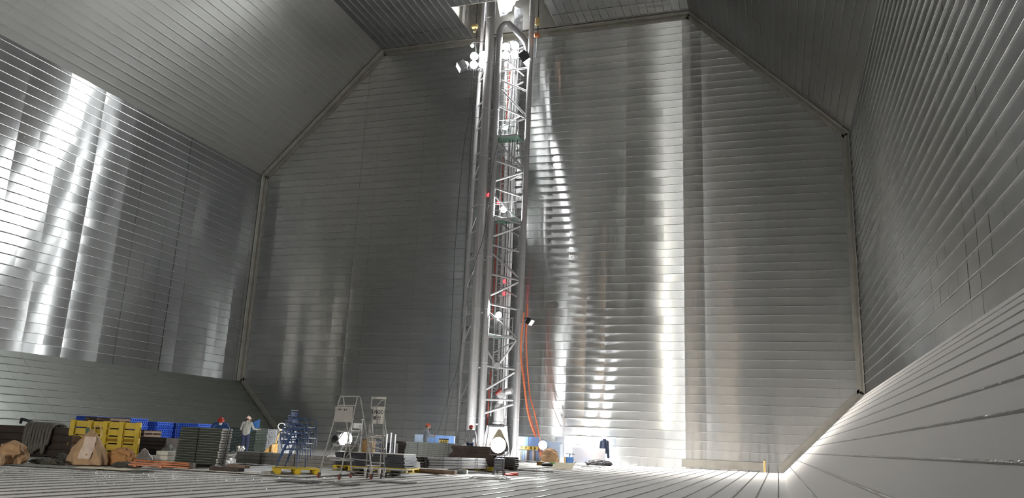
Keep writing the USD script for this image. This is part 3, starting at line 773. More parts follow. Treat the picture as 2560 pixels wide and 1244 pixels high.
    obj('hair', (hr[0] @ RH.T + H(0, -0.03, -0.055), hr[1]), 'hair', t, True)
    if mask:
        mk = trimesh.creation.icosphere(3); mv = np.array(mk.vertices) * np.array([0.062, 0.05, 0.055]) * s
        obj('face_mask', ((mv @ RH.T) + H(0, 0.075, -0.055), np.array(mk.faces)), 'mask', t, True, 'white face mask')
    for e_ in (-0.033, 0.033):
        ey = trimesh.creation.icosphere(2, 0.011 * s)
        obj('eye', (np.array(ey.vertices) + H(e_, 0.092, 0.003), np.array(ey.faces)), 'ink', t, True)
    return t


STAND = dict(pelvis=(0, 0, 0.93), chest=(0, 0.01, 1.24), neck=(0, 0, 1.44), head=(0, 0.03, 1.575), shL=(-0.185, 0, 1.385), shR=(0.185, 0, 1.385), elL=(-0.26, -0.03, 1.12), elR=(0.26, -0.03, 1.12),
             wrL=(-0.29, 0.05, 0.89), wrR=(0.29, 0.05, 0.89), hipL=(-0.09, 0, 0.88), hipR=(0.09, 0, 0.88), knL=(-0.11, 0.02, 0.48), knR=(0.11, 0.02, 0.48), anL=(-0.12, -0.02, 0.10), anR=(0.12, -0.02, 0.10),
             toeL=(-0.15, 0.13, 0.045), toeR=(0.15, 0.13, 0.045), yaw=(0, 0, 0), nod=(0, 0, 0))


def pose(**kw):
    d_ = dict(STAND); d_.update(kw); return d_


def face_cam(p_):
    return math.atan2(-p_[0], -(0 - p_[1])) if False else math.atan2(p_[0], -p_[1])


def stand_at(px, Y):
    p_ = at(px, 1100, Y); return np.array([p_[0], p_[1], zf(p_[0], p_[1])])


# leaning over the dark panel stack, facing the camera: local +y points to the camera
p_ = stand_at(546, 24.6)
ang = math.atan2(0 - p_[0], -(0 - p_[1]))          # so that local +y looks at the camera
ang = math.atan2(-(0 - p_[0]), (0 - p_[1]))
person('worker in red helmet, white mask and blue jacket bending behind the strapped dark stack', p_, ang,
       pose(pelvis=(0, -0.10, 0.90), chest=(0, 0.10, 1.13), neck=(0, 0.22, 1.25), head=(0, 0.33, 1.31), nod=(-0.35, 0, 0), shL=(-0.19, 0.20, 1.19), shR=(0.19, 0.20, 1.19), elL=(-0.34, 0.30, 0.98), elR=(0.32, 0.32, 0.98),
            wrL=(-0.26, 0.50, 0.90), wrR=(0.22, 0.50, 0.88), hipL=(-0.09, -0.10, 0.86), hipR=(0.09, -0.10, 0.86), knL=(-0.12, 0.02, 0.48), knR=(0.12, 0.02, 0.48)), 'work_blue', 'navy', 'helmet_red', 0.98, True)
p_ = stand_at(613, 31.0)
ang = math.atan2(p_[0], -p_[1]) + math.pi            # back to the camera
ang = math.atan2(-p_[0], p_[1]) - 0.35
person2 = person('worker in grey shirt and navy trousers, back turned, holding out a blue sheet', p_, ang,
                 pose(wrR=(0.42, 0.34, 1.12), elR=(0.30, 0.10, 1.14), wrL=(-0.22, 0.25, 1.0), head=(0.02, 0.05, 1.56), yaw=(-0.4, 0, 0), nod=(-0.2, 0, 0)), 'shirt_grey', 'navy', 'helmet_pale', 0.95)
hp = at(636, 1064, 31.3)
t = thing('blue_sheet', 'bright blue plastic sheet held out by the grey shirted worker', 'sheet', hp)
obj('panel', crumple(np.stack(np.meshgrid(np.linspace(-0.27, 0.27, 10), [0.0], np.linspace(-0.18, 0.2, 10), indexing='ij'), -1)[:, 0] + np.array([0, 0, 0.12]) * np.linspace(-1, 1, 10)[:, None, None], 0.12, 4, 4), 'tool_blue', t, True)
p_ = stand_at(1064, 37.5)
ang = math.atan2(-p_[0], p_[1]) - 1.35              # facing right
person('worker in an orange helmet and slate jacket facing right beside the blue panels', p_, ang,
       pose(wrL=(-0.12, 0.36, 1.08), elL=(-0.25, 0.10, 1.13), wrR=(0.12, 0.38, 1.14), elR=(0.26, 0.10, 1.13), head=(0, 0.06, 1.57), nod=(-0.3, 0, 0)), 'jacket_slate', 'jacket_slate', 'helmet_orange', 1.0, False)
p_ = stand_at(1176, 39.2)
ang = math.atan2(-p_[0], p_[1])
person('worker in red helmet and grey jacket, back turned, at the tower foot', p_, ang, pose(), 'jacket_grey', 'navy', 'helmet_red', 1.02)

# ---------------------------------------------------------------- pallets and stacked panels
def pallet(name, material, label, group=None, size=(1.1, 1.1, 0.14), loc=(0, 0, 0), rz=0.0, tilt=None, slots=5):
    """Plastic pallet: slatted deck over three rows of feet with fork openings, and a foot rail."""
    t = thing(name, label, 'pallet', loc, rz, group, tilt=tilt)
    w, l, h = size
    b = MB()
    b.rbox((0, 0, h - 0.015), (w, 0.1, 0.03), 0.006)
    for k_ in range(slots):
        b.rbox((0, -l / 2 + l * (k_ + 0.5) / slots, h - 0.015), (w, l / slots * 0.82, 0.03), 0.006)
    for s_ in (-1, 0, 1):
        b.box((s_ * (w / 2 - 0.06), 0, h - 0.032), (0.12, l, 0.03))
    b.build('deck', material, t)
    for sx in (-1, 0, 1):
        for sy in (-1, 0, 1):
            MB().rbox((sx * (w / 2 - 0.075), sy * (l / 2 - 0.075), h / 2 - 0.01), (0.15, 0.15, h - 0.06), 0.01).build('foot', material, t)
    for sx in (-1, 0, 1):
        MB().rbox((sx * (w / 2 - 0.075), 0, 0.012), (0.13, l, 0.024), 0.006).build('rail', material, t)
    return t


def stacked(src, name_label, n, pitch, loc, rz=0.0, jit=0.012, first=False, group=None, seed=0, k0=0):
    r_ = np.random.default_rng(100 + seed)
    for k_ in range(n):
        l_ = (loc[0] + r_.normal(0, jit), loc[1] + r_.normal(0, jit), loc[2] + k_ * pitch)
        dup(src, name_label(k_ + k0), l_, rz + r_.normal(0, jit * 0.5), group)


# blue pallets: a nestable kind with a face of small openings
def nest_pallet(name, material, label, group, loc, w=1.1, l=1.1, h=0.10, cols=9):
    t = thing(name, label, 'pallet', loc, 0, group)
    MB().rbox((0, 0, h - 0.02), (w, l, 0.04), 0.006).build('deck', material, t)
    MB().box((0, 0, 0.03), (w - 0.12, l - 0.12, 0.06)).build('core', material, t)
    b = MB()
    for s_ in (-1, 1):
        for k_ in range(cols):
            c_ = -w / 2 + w * (k_ + 0.5) / cols
            b.box((c_, s_ * (l / 2 - 0.03), (h - 0.04) / 2), (w / cols * 0.42, 0.06, h - 0.04))
            b.box((s_ * (w / 2 - 0.03), c_, (h - 0.04) / 2), (0.06, l / cols * 0.42, h - 0.04))
    tag(b.build('foot_row', material, t), kind='stuff')
    return t


BS = [('behind the yellow pallets', 232, 28.0, 13, 1.1), ('behind the dark wooden pallets', 318, 28.8, 13, 1.1), ('third along from the left end', 384, 30.2, 12, 1.1),
      ('fourth along from the left end', 430, 31.8, 12, 1.1), ('just left of the bending worker', 486, 31.4, 12, 1.1)]
src = None
for k, (where, px_, Y_, n_, w_) in enumerate(BS):
    c_ = at(px_, 1090, Y_)
    lab = lambda k_, n_=n_, where=where: f'{nth(k_, n_)} blue plastic pallet in the stack {where}'
    grp = f'blue pallets in the stack {where}'
    z0 = zf(c_[0], c_[1])
    if src is None:
        src = nest_pallet('blue_pallet', 'blue_plastic', lab(0), grp, (c_[0], c_[1], z0))
        stacked(src, lab, n_ - 1, 0.1005, (c_[0], c_[1], z0 + 0.1005), 0.05, group=grp, seed=k, k0=1)
    else:
        stacked(src, lab, n_, 0.1005, (c_[0], c_[1], z0), 0.05, group=grp, seed=k)
# white pallets under the work lamp
wsrc = None
for k, (px_, where) in enumerate(((659, 'beside the dark stack'), (676, 'second from the left'), (694, 'behind the pallet truck handle'), (716, 'behind the chairs'))):
    c_ = at(px_, 1110, 34.6)
    lab = lambda k_, where=where: f'{nth(k_, 11)} white plastic pallet in the bright stack {where}'
    grp = f'white pallets in the stack {where}'
    z0 = zf(c_[0], c_[1])
    if wsrc is None:
        wsrc = nest_pallet('white_pallet', 'white_plastic', lab(0), grp, (c_[0], c_[1], z0), 0.42, 1.0, 0.10, 4)
        stacked(wsrc, lab, 10, 0.1005, (c_[0], c_[1], z0 + 0.1005), 0.0, group=grp, seed=20 + k, k0=1)
    else:
        stacked(wsrc, lab, 11, 0.1005, (c_[0], c_[1], z0), 0.0, group=grp, seed=20 + k)
# yellow pallets standing on edge
yp = pallet('yellow_pallet', 'yellow_plastic', 'yellow plastic pallet lying on the boards under the blue chairs', loc=(0, 0, 0))
ypc = (gp(668, 1183, 0.03) + gp(815, 1187, 0.03)) / 2 + np.array([-0.25, 0.33, 0])
UsdGeom.Xformable(yp).GetOrderedXformOps()[0].Set(Gf.Vec3d(ypc[0], ypc[1], ZF))
UsdGeom.Xformable(yp).GetOrderedXformOps()[1].Set(38.0)
c_ = at(297, 1110, 19.6)
dup(yp, 'yellow plastic pallet standing on edge behind the orange brown sack', (c_[0], c_[1], ZB + 0.555), 0.42, tilt=(math.radians(-86), 0))
c_ = at(216, 1110, 19.3)
dup(yp, 'yellow plastic pallet standing on edge behind the tall tan sack', (c_[0], c_[1], ZB + 0.555), 0.5, tilt=(math.radians(-86), 0))
c_ = at(216, 1095, 18.9)
t = thing('green_post', 'dark green post standing before the left yellow pallet', 'post', (c_[0], c_[1], ZB))
MB().rbox((0, 0, 0.45), (0.11, 0.06, 0.9), 0.01).build('post', 'green_deck', t)
MB().rbox((0, 0, 0.015), (0.2, 0.2, 0.03), 0.01).build('foot', 'green_deck', t)


# wooden pallets
def wood_pallet(label, group, loc, rz=0.0):
    t = thing('wooden_pallet', label, 'pallet', loc, rz, group)
    for k_ in range(7):
        MB().rbox((0, -0.5 + k_ * 0.167, 0.128), (1.2, 0.11, 0.022), 0.004).build('top_board', 'dark_wood', t)
    for k_ in (-1, 0, 1):
        MB().rbox((k_ * 0.54, 0, 0.07), (0.1, 1.1, 0.09), 0.006).build('stringer', 'brown_wood', t)
        MB().rbox((0, k_ * 0.5, 0.0115), (1.2, 0.1, 0.023), 0.004).build('bottom_board', 'dark_wood', t)
    return t


wp = None
for k, (px_, Y_, n_, where) in enumerate(((262, 25.3, 9, 'behind the yellow pallets'), (348, 26.2, 6, 'beside the blue pallets'))):
    c_ = at(px_, 1090, Y_)
    for j in range(n_):
        lab = f'{nth(j, n_)} dark wooden pallet in the stack {where}'
        l_ = (c_[0] + rb.normal(0, 0.02), c_[1] + rb.normal(0, 0.02), ZB + j * 0.1405)
        if wp is None:
            wp = wood_pallet(lab, 'wooden pallets ' + where, l_, 0.1)
        else:
            dup(wp, lab, l_, 0.1 + rb.normal(0, 0.02), 'wooden pallets ' + where)
# dark timber beams at the far left
tb0 = None
for lay in range(4):
    for row in range(2):
        lab = f'dark timber beam at the left edge, {("lowest", "second", "third", "top")[lay]} layer, {("front", "back")[row]} row'
        l_ = (-22.95 + rb.normal(0, 0.08), 19.2 + row * 0.34, ZB + lay * 0.215)
        if tb0 is None:
            tb0 = thing('timber_beam', lab, 'beam', l_, 0.0, 'dark timber beams at the left')
            MB().rbox((0, 0, 0.105), (5.6, 0.3, 0.21), 0.012).build('beam', 'dark_wood', tb0)
            MB().rbox((2.79, 0, 0.105), (0.03, 0.29, 0.20), 0.006).build('end_cap', 'brown_wood', tb0)
        else:
            dup(tb0, lab, l_, rb.normal(0, 0.006))
t = thing('hose_bundle', 'thick grey hose hung in loops over the dark timber beams', 'hose', (-21.35, 19.0, 0.92))
for k in range(8):
    x0 = -0.5 + 0.13 * k + rb.normal(0, 0.03)
    dep = 0.55 + 0.3 * rb.random()
    pts = [(x0 + 0.04, 0.40, -0.02), (x0 + 0.02, 0.2, 0.06), (x0, -0.02, 0.05), (x0 - 0.02, -0.09, -0.08), (x0 + 0.02, -0.13, -dep * 0.6), (x0 + 0.07, -0.14, -dep), (x0 + 0.13, -0.15, -dep * 0.9), (x0 + 0.15, -0.14, -dep * 0.4), (x0 + 0.14, -0.08, -0.02), (x0 + 0.15, 0.15, 0.06), (x0 + 0.16, 0.42, -0.01)]
    from scipy.interpolate import PchipInterpolator
    MB().tube(PchipInterpolator(np.linspace(0, 1, len(pts)), np.array(pts))(np.linspace(0, 1, 34)), 0.043, 7).build('loop', 'hose_grey', t, 60)
MB().tube([(-0.95, 0.1, 0.05), (-0.8, -0.02, 0.16), (-0.55, 0.0, 0.12), (-0.4, 0.2, 0.04)], 0.045, 7).build('tail', 'strap', t, 60)

# sacks and rags at the left
heap('paper_sack', 26, 1157, (0.85, 0.6, 0.56), 3, 'kraft', 'crumpled brown paper sack lying at the left edge of the floor', 'sack', amp=0.5, freq=1.9, sub=2)
p_ = G(26, 1157)
sk0 = stage.GetPrimAtPath('/World/paper_sack')
for k, (x_, y_, z_, a_) in enumerate(((0.34, -0.18, 0.30, 0.3), (0.28, -0.22, 0.16, -0.4), (-0.12, -0.26, 0.34, 1.2), (0.22, -0.1, 0.44, 0.8))):
    c_, s_ = math.cos(a_), math.sin(a_)
    V_ = np.array([(0, -0.02, -0.07), (0.05, -0.02, 0.08), (0.2, -0.06, 0.02), (0.11, -0.10, -0.05), (0, 0, -0.07), (0.05, 0, 0.08), (0.2, -0.05, 0.02), (0.11, -0.085, -0.05)])
    V_ = V_ @ np.array([[c_, 0, s_], [0, 1, 0], [-s_, 0, c_]]).T + np.array([x_, y_, z_])
    obj('flap', trimesh.convex.convex_hull(V_), 'kraft', sk0)
p_ = G(20, 1159)
t = thing('paper_sack', 'small crushed paper bag in front of the brown paper sack', 'sack', p_ + np.array([0.05, -0.32, 0]))
obj('cover', blob(0.34, 0.28, 0.26, 17, 0.4, 2.8, 3), 'sack_tan', t, 50)
heap('rag_heap', 118, 1157, (1.2, 0.5, 0.14), 8, 'rag', 'flat heap of dirty rags between the two paper sacks', 'rags', amp=0.6, freq=3.2)
heap('rag_heap', 148, 1152, (0.45, 0.4, 0.24), 21, 'rag', 'small lump of rags against the tall tan sack', 'rags', amp=0.5, freq=3.0)
sk = heap('cloth_sack', 216, 1159, (1.12, 0.8, 0.88), 5, 'sack_tan', 'tall tan cloth sack slumped before the yellow pallets', 'sack', amp=0.16, freq=1.7, power=0.34, folds=0.07)
lx, lz = np.meshgrid(np.linspace(0.10, 0.40, 9), np.linspace(0.16, 0.70, 12))
ly = -0.42 * (1 - 0.66 * lz / 0.88) * np.sqrt(np.clip(1 - (lx / (0.60 * (1 - 0.6 * lz / 0.88))) ** 2, 0.15, 1)) - 0.05
obj('liner', crumple(np.stack([lx * (1 - 0.35 * lz), ly, lz], -1), 0.10, 6.0, 9), 'sack_pale', sk, 25, 'pale pink inner liner')
MB().tube([(0.12, -0.05, 0.72), (0.2, -0.12, 0.95), (0.32, -0.1, 0.98), (0.42, -0.08, 0.84), (0.4, -0.1, 0.66)], 0.018, 6).build('loop', 'brass', sk, 60)
heap('cloth_sack', 300, 1161, (0.92, 0.55, 0.46), 12, 'sack_orange', 'low orange brown sack with dark bands beside the tall tan sack', 'sack', amp=0.3, freq=2.0, folds=0.06, nf=14, sub=4)
heap('plastic_bag', 357, 1158, (0.52, 0.4, 0.42), 14, 'film_white', 'torn white plastic bag at the right end of the sacks', 'bag', amp=0.6, freq=2.6, power=0.5, sub=3)
heap('rag_heap', 318, 1164, (0.95, 0.4, 0.12), 30, 'rag', 'flat heap of grey rags in front of the orange brown sack', 'rags', amp=0.6, freq=3.4)
for k, (px_, py_, sx_, sy_, rz_, lab) in enumerate(((150, 1165, 2.3, 0.8, 0.15, 'dark rubber mat lying flat before the rags'), (300, 1172, 1.7, 0.7, -0.1, 'dark sheet lying flat before the orange trestle'))):
    p_ = G(px_, py_)
    t = thing('floor_mat', lab, 'mat', (p_[0], p_[1], ZB), rz_)
    MB().rbox((0, 0, 0.006), (sx_, sy_, 0.012), 0.004).build('mat', 'rag' if k else 'grey_plank', t)
for k, (px_, py_, rz_) in enumerate(((250, 1171, 0.2),)):
    p_ = G(px_, py_)
    t = thing('paper_sheet', 'pale flat paper sheet on the floor before the tan sack', 'sheet', (p_[0], p_[1] + 0.2, ZB + 0.014), rz_)
    MB().rbox((0, 0, 0.003), (1.3, 0.6, 0.006), 0.002).build('sheet', 'cream_card', t)
# foam blocks
for k, (dx, dz, w_, lab) in enumerate(((0, 0, 0.62, 'lowest pale foam block of the little pile left of the dark panel stack'), (-0.04, 0.125, 0.50, 'middle pale foam block of the little pile'), (0.0, 0.25, 0.40, 'top pale foam block of the little pile'))):
    p_ = G(404, 1160)
    t = thing('foam_block', lab, 'block', (p_[0] + dx, p_[1] + 0.1, p_[2] + dz))
    MB().rbox((0, 0, 0.06), (w_, 0.32, 0.118), 0.015).build('block', 'foam', t)
heap('tarpaulin', 418, 1150, (0.42, 0.5, 0.5), 41, 'grey_plank', 'grey folded tarpaulin leaning at the left of the dark panel stack', 'tarpaulin', amp=0.4, freq=2.6)
p_ = at(372, 1125, 25.0)
t = thing('dark_crate', 'low dark crate below the blue pallets', 'crate', (p_[0], p_[1], ZB))
for k_ in range(4):
    MB().rbox((0, -0.4, 0.09 + k_ * 0.15), (2.2, 0.03, 0.135), 0.008).build('board', 'dark_wood', t)
MB().box((0, 0, 0.31), (2.15, 0.75, 0.6)).build('body', 'dark_wood', t)
# folded orange trestle
a_, b_ = G(322, 1166), G(480, 1172)
d_ = b_ - a_; L_ = np.linalg.norm(d_[:2])
t = thing('orange_trestle', 'folded orange steel trestle lying on the floor before the dark panel stack', 'trestle', ((a_ + b_) / 2), math.atan2(d_[1], d_[0]))
for (y0, y1, z_) in ((-0.05, -0.05, 0.06), (0.1, 0.3, 0.10), (0.42, 0.05, 0.15)):
    MB().bar((-L_ / 2, y0, z_), (L_ / 2, y1, z_ - 0.02), 0.05, 0.035).build('rail', 'orange_paint', t)
for x_ in (-0.6, 0.02, 0.7):
    MB().bar((x_, -0.1, 0.035), (x_, 0.48, 0.035), 0.07, 0.05).build('crossbar', 'orange_paint', t)
MB().rbox((L_ / 2, -0.02, 0.08), (0.1, 0.3, 0.16), 0.01).build('foot', 'rust', t)
# ---------------------------------------------------------------- dark strapped panel stack
p_ = G(487, 1169)
p_ = np.array([-14.96, 18.52, ZB])
t = thing('timber_board', 'dark thick timber board under the strapped panel stack', 'board', (p_[0] + 0.1, p_[1] + 0.02, ZB), 0.0)
MB().rbox((0, 0, 0.03), (1.75, 0.5, 0.06), 0.01).build('board', 'dark_wood', t)
PS = 0.0655
gp0 = None
for k in range(15):
    lab = f'{nth(k, 15)} dark green panel with pale rounded end in the strapped stack'
    l_ = (p_[0] + 0.006 * k + rb.normal(0, 0.006), p_[1] + 0.012 * (k % 2), ZB + 0.061 + k * PS)
    if gp0 is None:
        gp0 = thing('dark_plank', lab, 'panel', l_, 0.0, 'dark green panels in the strapped stack')
        MB().rbox((-0.01, 0, 0.0325), (1.36, 0.42, 0.063), 0.008).build('board', 'green_board', gp0)
        MB().rbox((-0.01, -0.212, 0.052), (1.34, 0.012, 0.016), 0.003).build('lip', 'grey_plank', gp0)
        for s_ in (-1, 1):
            MB().tm(trimesh.convex.convex_hull(np.array([(0.67 + dx, s_ * 0.11 + dy, dz) for dx, dy, dz in ((0, -0.095, 0.004), (0, 0.095, 0.004), (0, -0.095, 0.06), (0, 0.095, 0.06), (0.045, -0.075, 0.008), (0.045, 0.075, 0.008), (0.055, -0.05, 0.03), (0.055, 0.05, 0.03), (0.04, -0.075, 0.056), (0.04, 0.075, 0.056))]))).build('end_pad', 'grey_end', gp0)
    else:
        dup(gp0, lab, l_, rb.normal(0, 0.008))
zt = ZB + 0.061 + 15 * PS
for k, (dx, lab) in enumerate(((-0.02, 'black strap around the middle of the dark panel stack'),)):
    t = thing('strapping_band', lab, 'strap', (p_[0] + dx, p_[1], 0))
    b = MB()
    b.box((0.02, -0.232, (zt + 0.08) / 2), (0.03, 0.006, zt - 0.07)); b.box((0.06, 0.0, zt + 0.006), (0.03, 0.47, 0.005)); b.box((0.06, 0.235, (zt + 0.08) / 2), (0.03, 0.006, zt - 0.07))
    b.build('band', 'strap', t)
t = thing('strapping_band', 'black strap down the pale right end of the dark panel stack', 'strap', (p_[0], p_[1], 0))
MB().bar((0.74, 0.0, ZB + 0.07), (0.84, 0.02, zt), 0.006, 0.03).build('band', 'strap', t)
for k, (px_, py_, L_, rz_, m_, lab) in enumerate(((556, 1177, 0.85, 0.03, 'dark_wood', 'short dark board lying right of the strapped panel stack'), (585, 1172, 0.55, 0.1, 'brown_wood', 'short brown board end right of the strapped panel stack'))):
    q_ = G(px_, py_)
    t = thing('timber_board', lab, 'board', (q_[0], q_[1] + 0.16, q_[2] + (0.0 if k == 0 else 0.0)), rz_)
    MB().rbox((0, 0, 0.05), (L_, 0.26, 0.10), 0.01).build('board', m_, t)
q_ = G(556, 1177)
t = thing('paper_note', 'white sheet of paper on the short dark board', 'paper', (q_[0] - 0.25, q_[1] + 0.16, q_[2] + 0.101))
MB().rbox((0, 0, 0.002), (0.22, 0.2, 0.004), 0.001).build('sheet', 'film_white', t)
q_ = G(612, 1176)
t = thing('white_sheet', 'large white panel lying on the floor boards left of the yellow pallet', 'panel', (q_[0] + 0.15, q_[1] + 0.5, ZF), 0.04)
MB().rbox((0, 0, 0.012), (1.2, 1.9, 0.024), 0.005).build('sheet', 'white_plastic', t)
# shiny fittings
for k, (px_, py_, sc_, lab) in enumerate(((571, 1152, 1.0, 'shiny flanged pipe fitting right of the dark panel stack'), (592, 1146, 0.8, 'shiny elbow fitting lying behind the flanged one'))):
    q_ = at(px_, 1150, 23.4 + k); z_ = zf(q_[0], q_[1])
    t = thing('pipe_fitting', lab, 'fitting', (q_[0], q_[1], z_), 0.5 + k)
    MB().tube([(-0.25 * sc_, 0, 0.16), (0.1 * sc_, 0, 0.18), (0.26 * sc_, 0.04, 0.26), (0.32 * sc_, 0.05, 0.40 * sc_ + 0.05)], 0.085 * sc_, 14).build('bend', 'fitting', t, 50)
    MB().lathe([(0, -0.03), (0.16 * sc_, -0.03), (0.16 * sc_, 0.03), (0, 0.03)], (-0.27 * sc_, 0, 0.16), 18, (1, 0, 0.05)).build('flange', 'fitting', t, 30)
    MB().lathe([(0, -0.03), (0.14 * sc_, -0.03), (0.14 * sc_, 0.03), (0, 0.03)], (0.32 * sc_, 0.05, 0.40 * sc_ + 0.06), 18).build('flange', 'fitting', t, 30)
    for s_ in (-1, 1):
        MB().rbox((0.0, s_ * 0.09, 0.045), (0.3 * sc_, 0.03, 0.09), 0.01).build('foot', 'fitting', t)
# dark stack beside the second worker
ds = None
c_ = at(619, 1105, 32.6)
for j in range(16):
    lab = f'{nth(j, 16)} dark slab in the tall stack beside the grey shirted worker'
    l_ = (c_[0] + rb.normal(0, 0.012), c_[1] + rb.normal(0, 0.012), ZB + j * 0.0705)
    if ds is None:
        ds = thing('dark_slab', lab, 'slab', l_, 0.0, 'dark slabs in the tall stack')
        MB().rbox((0, 0, 0.034), (1.45, 0.9, 0.068), 0.008).build('slab', 'green_board', ds)
        MB().rbox((0, -0.452, 0.05), (1.4, 0.008, 0.014), 0.002).build('lip', 'grey_plank', ds)
    else:
        dup(ds, lab, l_, rb.normal(0, 0.008))
# hand pallet truck
c_ = at(678, 1142, 29.0)
t = thing('pallet_truck', 'ochre hand pallet truck with its handle upright before the white pallets', 'pallet truck', (c_[0], c_[1], zf(c_[0], c_[1])), 0.25)
MB().tm(trimesh.convex.convex_hull(np.array([(-0.42, 0, 0.08), (0.12, 0, 0.08), (-0.42, 0.3, 0.08), (0.12, 0.3, 0.08), (-0.02, 0.05, 0.52), (0.14, 0.05, 0.52), (-0.02, 0.22, 0.52), (0.14, 0.22, 0.52)]))).build('chassis', 'ochre', t)
MB().rbox((0.04, -0.03, 0.27), (0.13, 0.06, 0.46), 0.02).build('pump_unit', 'cardboard', t)
MB().tube([(0.1, 0.0, 0.4), (0.2, -0.03, 0.8), (0.30, -0.06, 1.12)], 0.025, 8).build('handle_bar', 'ochre', t)
MB().tube([(0.32 + 0.15 * math.sin(a_), -0.07, 1.23 - 0.13 * math.cos(a_)) for a_ in np.linspace(0, 2 * np.pi, 25)], 0.022, 8).build('handle_loop', 'grey_end', t, 60)
for s_ in (-0.3, 0.1):
    MB().rbox((s_, 0.85, 0.09), (0.15, 1.15, 0.05), 0.01).build('fork', 'ochre', t)
    MB().lathe([(0, -0.03), (0.075, -0.03), (0.075, 0.03), (0, 0.03)], (s_, 0.05, 0.076), 14, (1, 0, 0)).build('wheel', 'rubber', t)
# long grey boards strapped together
def board_bundle(name, label, group, loc, rz, L_, w_, h_, nx, nz, m_, straps, end_m=None):
    """Each board is a thing; the straps are things too."""
    s0 = None
    base = label
    R_ = rotz(rz)
    for j in range(nz):
        for i in range(nx):
            label = f'{base}, {ORD[j]} layer up, {ORD[i]} row from front'
            o_ = R_ @ np.array([rb.normal(0, 0.035), (i - (nx - 1) / 2) * (w_ + 0.004), 0])
            l_ = (loc[0] + o_[0], loc[1] + o_[1], loc[2] + j * (h_ + 0.002))
            if s0 is None:
                s0 = thing(name, label, 'board', l_, rz, group)
                MB().rbox((0, 0, h_ / 2), (L_, w_, h_), min(0.01, h_ / 4)).build('board', m_, s0)
                if end_m:
                    MB().rbox((L_ / 2 + 0.002, 0, h_ / 2), (0.012, w_ * 0.8, h_ * 0.7), 0.002).build('end_face', end_m, s0)
            else:
                dup(s0, label, l_, rz + rb.normal(0, 0.004))
    W_, H_ = nx * (w_ + 0.004) + 0.02, nz * (h_ + 0.002)
    for k_, (x_, sl) in enumerate(straps):
        t_ = thing('strapping_band', sl, 'strap', loc, rz)
        b_ = MB()
        b_.box((x_, -W_ / 2, H_ / 2 + 0.003), (0.025, 0.006, H_ + 0.006)); b_.box((x_, W_ / 2, H_ / 2 + 0.003), (0.025, 0.006, H_ + 0.006)); b_.box((x_, 0, H_ + 0.005), (0.025, W_, 0.005))
        b_.build('band', 'strap', t_)


board_bundle('long_board', 'long grey board in the low bundle', 'grey boards in the low bundle', (-13.9, 21.9, ZF), 0.02, 4.4, 0.30, 0.115, 2, 3, 'grey_board',
             [(-1.3, 'dark strap on the left half of the low grey board bundle'), (-0.1, 'dark strap at the middle of the low grey board bundle')])

# ---------------------------------------------------------------- stacked blue chairs
def chair(label, loc, rz):
    t = thing('stacking_chair', label, 'chair', loc, rz, 'stacked blue chairs')
    tr = 0.0125
    for s_ in (-1, 1):
        x_ = s_ * 0.23
        MB().tube([(x_ * 1.15, 0.27, 0.0), (x_ * 1.1, 0.255, 0.36), (x_ * 1.08, 0.235, 0.42), (x_, 0.18, 0.44), (x_, -0.16, 0.43), (x_, -0.20, 0.47), (x_, -0.24, 0.62), (x_ * 0.98, -0.29, 0.84)], tr, 8).build('side_frame', 'chair_blue', t, 60)
        MB().tube([(x_ * 1.15, -0.27, 0.0), (x_ * 1.05, -0.17, 0.41)], tr, 8).build('leg', 'chair_blue', t)
        MB().tube([(x_ * 1.17, 0.26, 0.24), (x_ * 1.35, 0.20, 0.62), (x_ * 1.35, 0.12, 0.67), (x_ * 1.3, -0.14, 0.66), (x_, -0.245, 0.63)], 0.011, 8).build('armrest', 'chair_blue', t, 60)
    MB().tube([(-0.225, -0.29, 0.835), (-0.2, -0.298, 0.87), (0.2, -0.298, 0.87), (0.225, -0.29, 0.835)], tr, 8).build('top_rail', 'chair_blue', t, 60)
    g_ = np.array([[(x_, y_, 0.452 - 0.03 * math.cos(x_ / 0.22 * 1.2) + 0.02 * (y_ / 0.2) ** 2) for x_ in np.linspace(-0.22, 0.22, 9)] for y_ in np.linspace(-0.19, 0.21, 9)])
    def slab(g_, d_):
        h_, w_ = g_.shape[:2]
        i_ = np.arange(h_ * w_).reshape(h_, w_)
        f_ = np.stack([i_[:-1, :-1].ravel(), i_[:-1, 1:].ravel(), i_[1:, 1:].ravel(), i_[1:, :-1].ravel()], 1)
        V_ = np.vstack([g_.reshape(-1, 3), g_.reshape(-1, 3) + d_])
        e_ = np.concatenate([i_[0], i_[1:, -1], i_[-1, ::-1][1:], i_[::-1, 0][1:-1]])
        n_ = h_ * w_
        sd = np.stack([np.roll(e_, -1), e_, e_ + n_, np.roll(e_, -1) + n_], 1)
        return V_, np.vstack([f_[:, ::-1], f_ + n_, sd])
    obj('seat', slab(g_, np.array([0, 0, 0.012])), 'chair_blue', t, 40)
    for z0, z1 in ((0.56, 0.66), (0.72, 0.83)):
        g_ = np.array([[(x_, -0.215 - (z_ - 0.5) * 0.22 - 0.035 * math.cos(x_ / 0.22 * 1.3), z_) for x_ in np.linspace(-0.22, 0.22, 9)] for z_ in np.linspace(z0, z1, 4)])
        obj('back_slat', slab(g_, np.array([0, 0.012, 0])), 'chair_blue', t, 40)
    MB().bar((-0.25, 0.255, 0.2), (0.25, 0.255, 0.2), 0.016).build('front_bar', 'chair_blue', t)
    return t


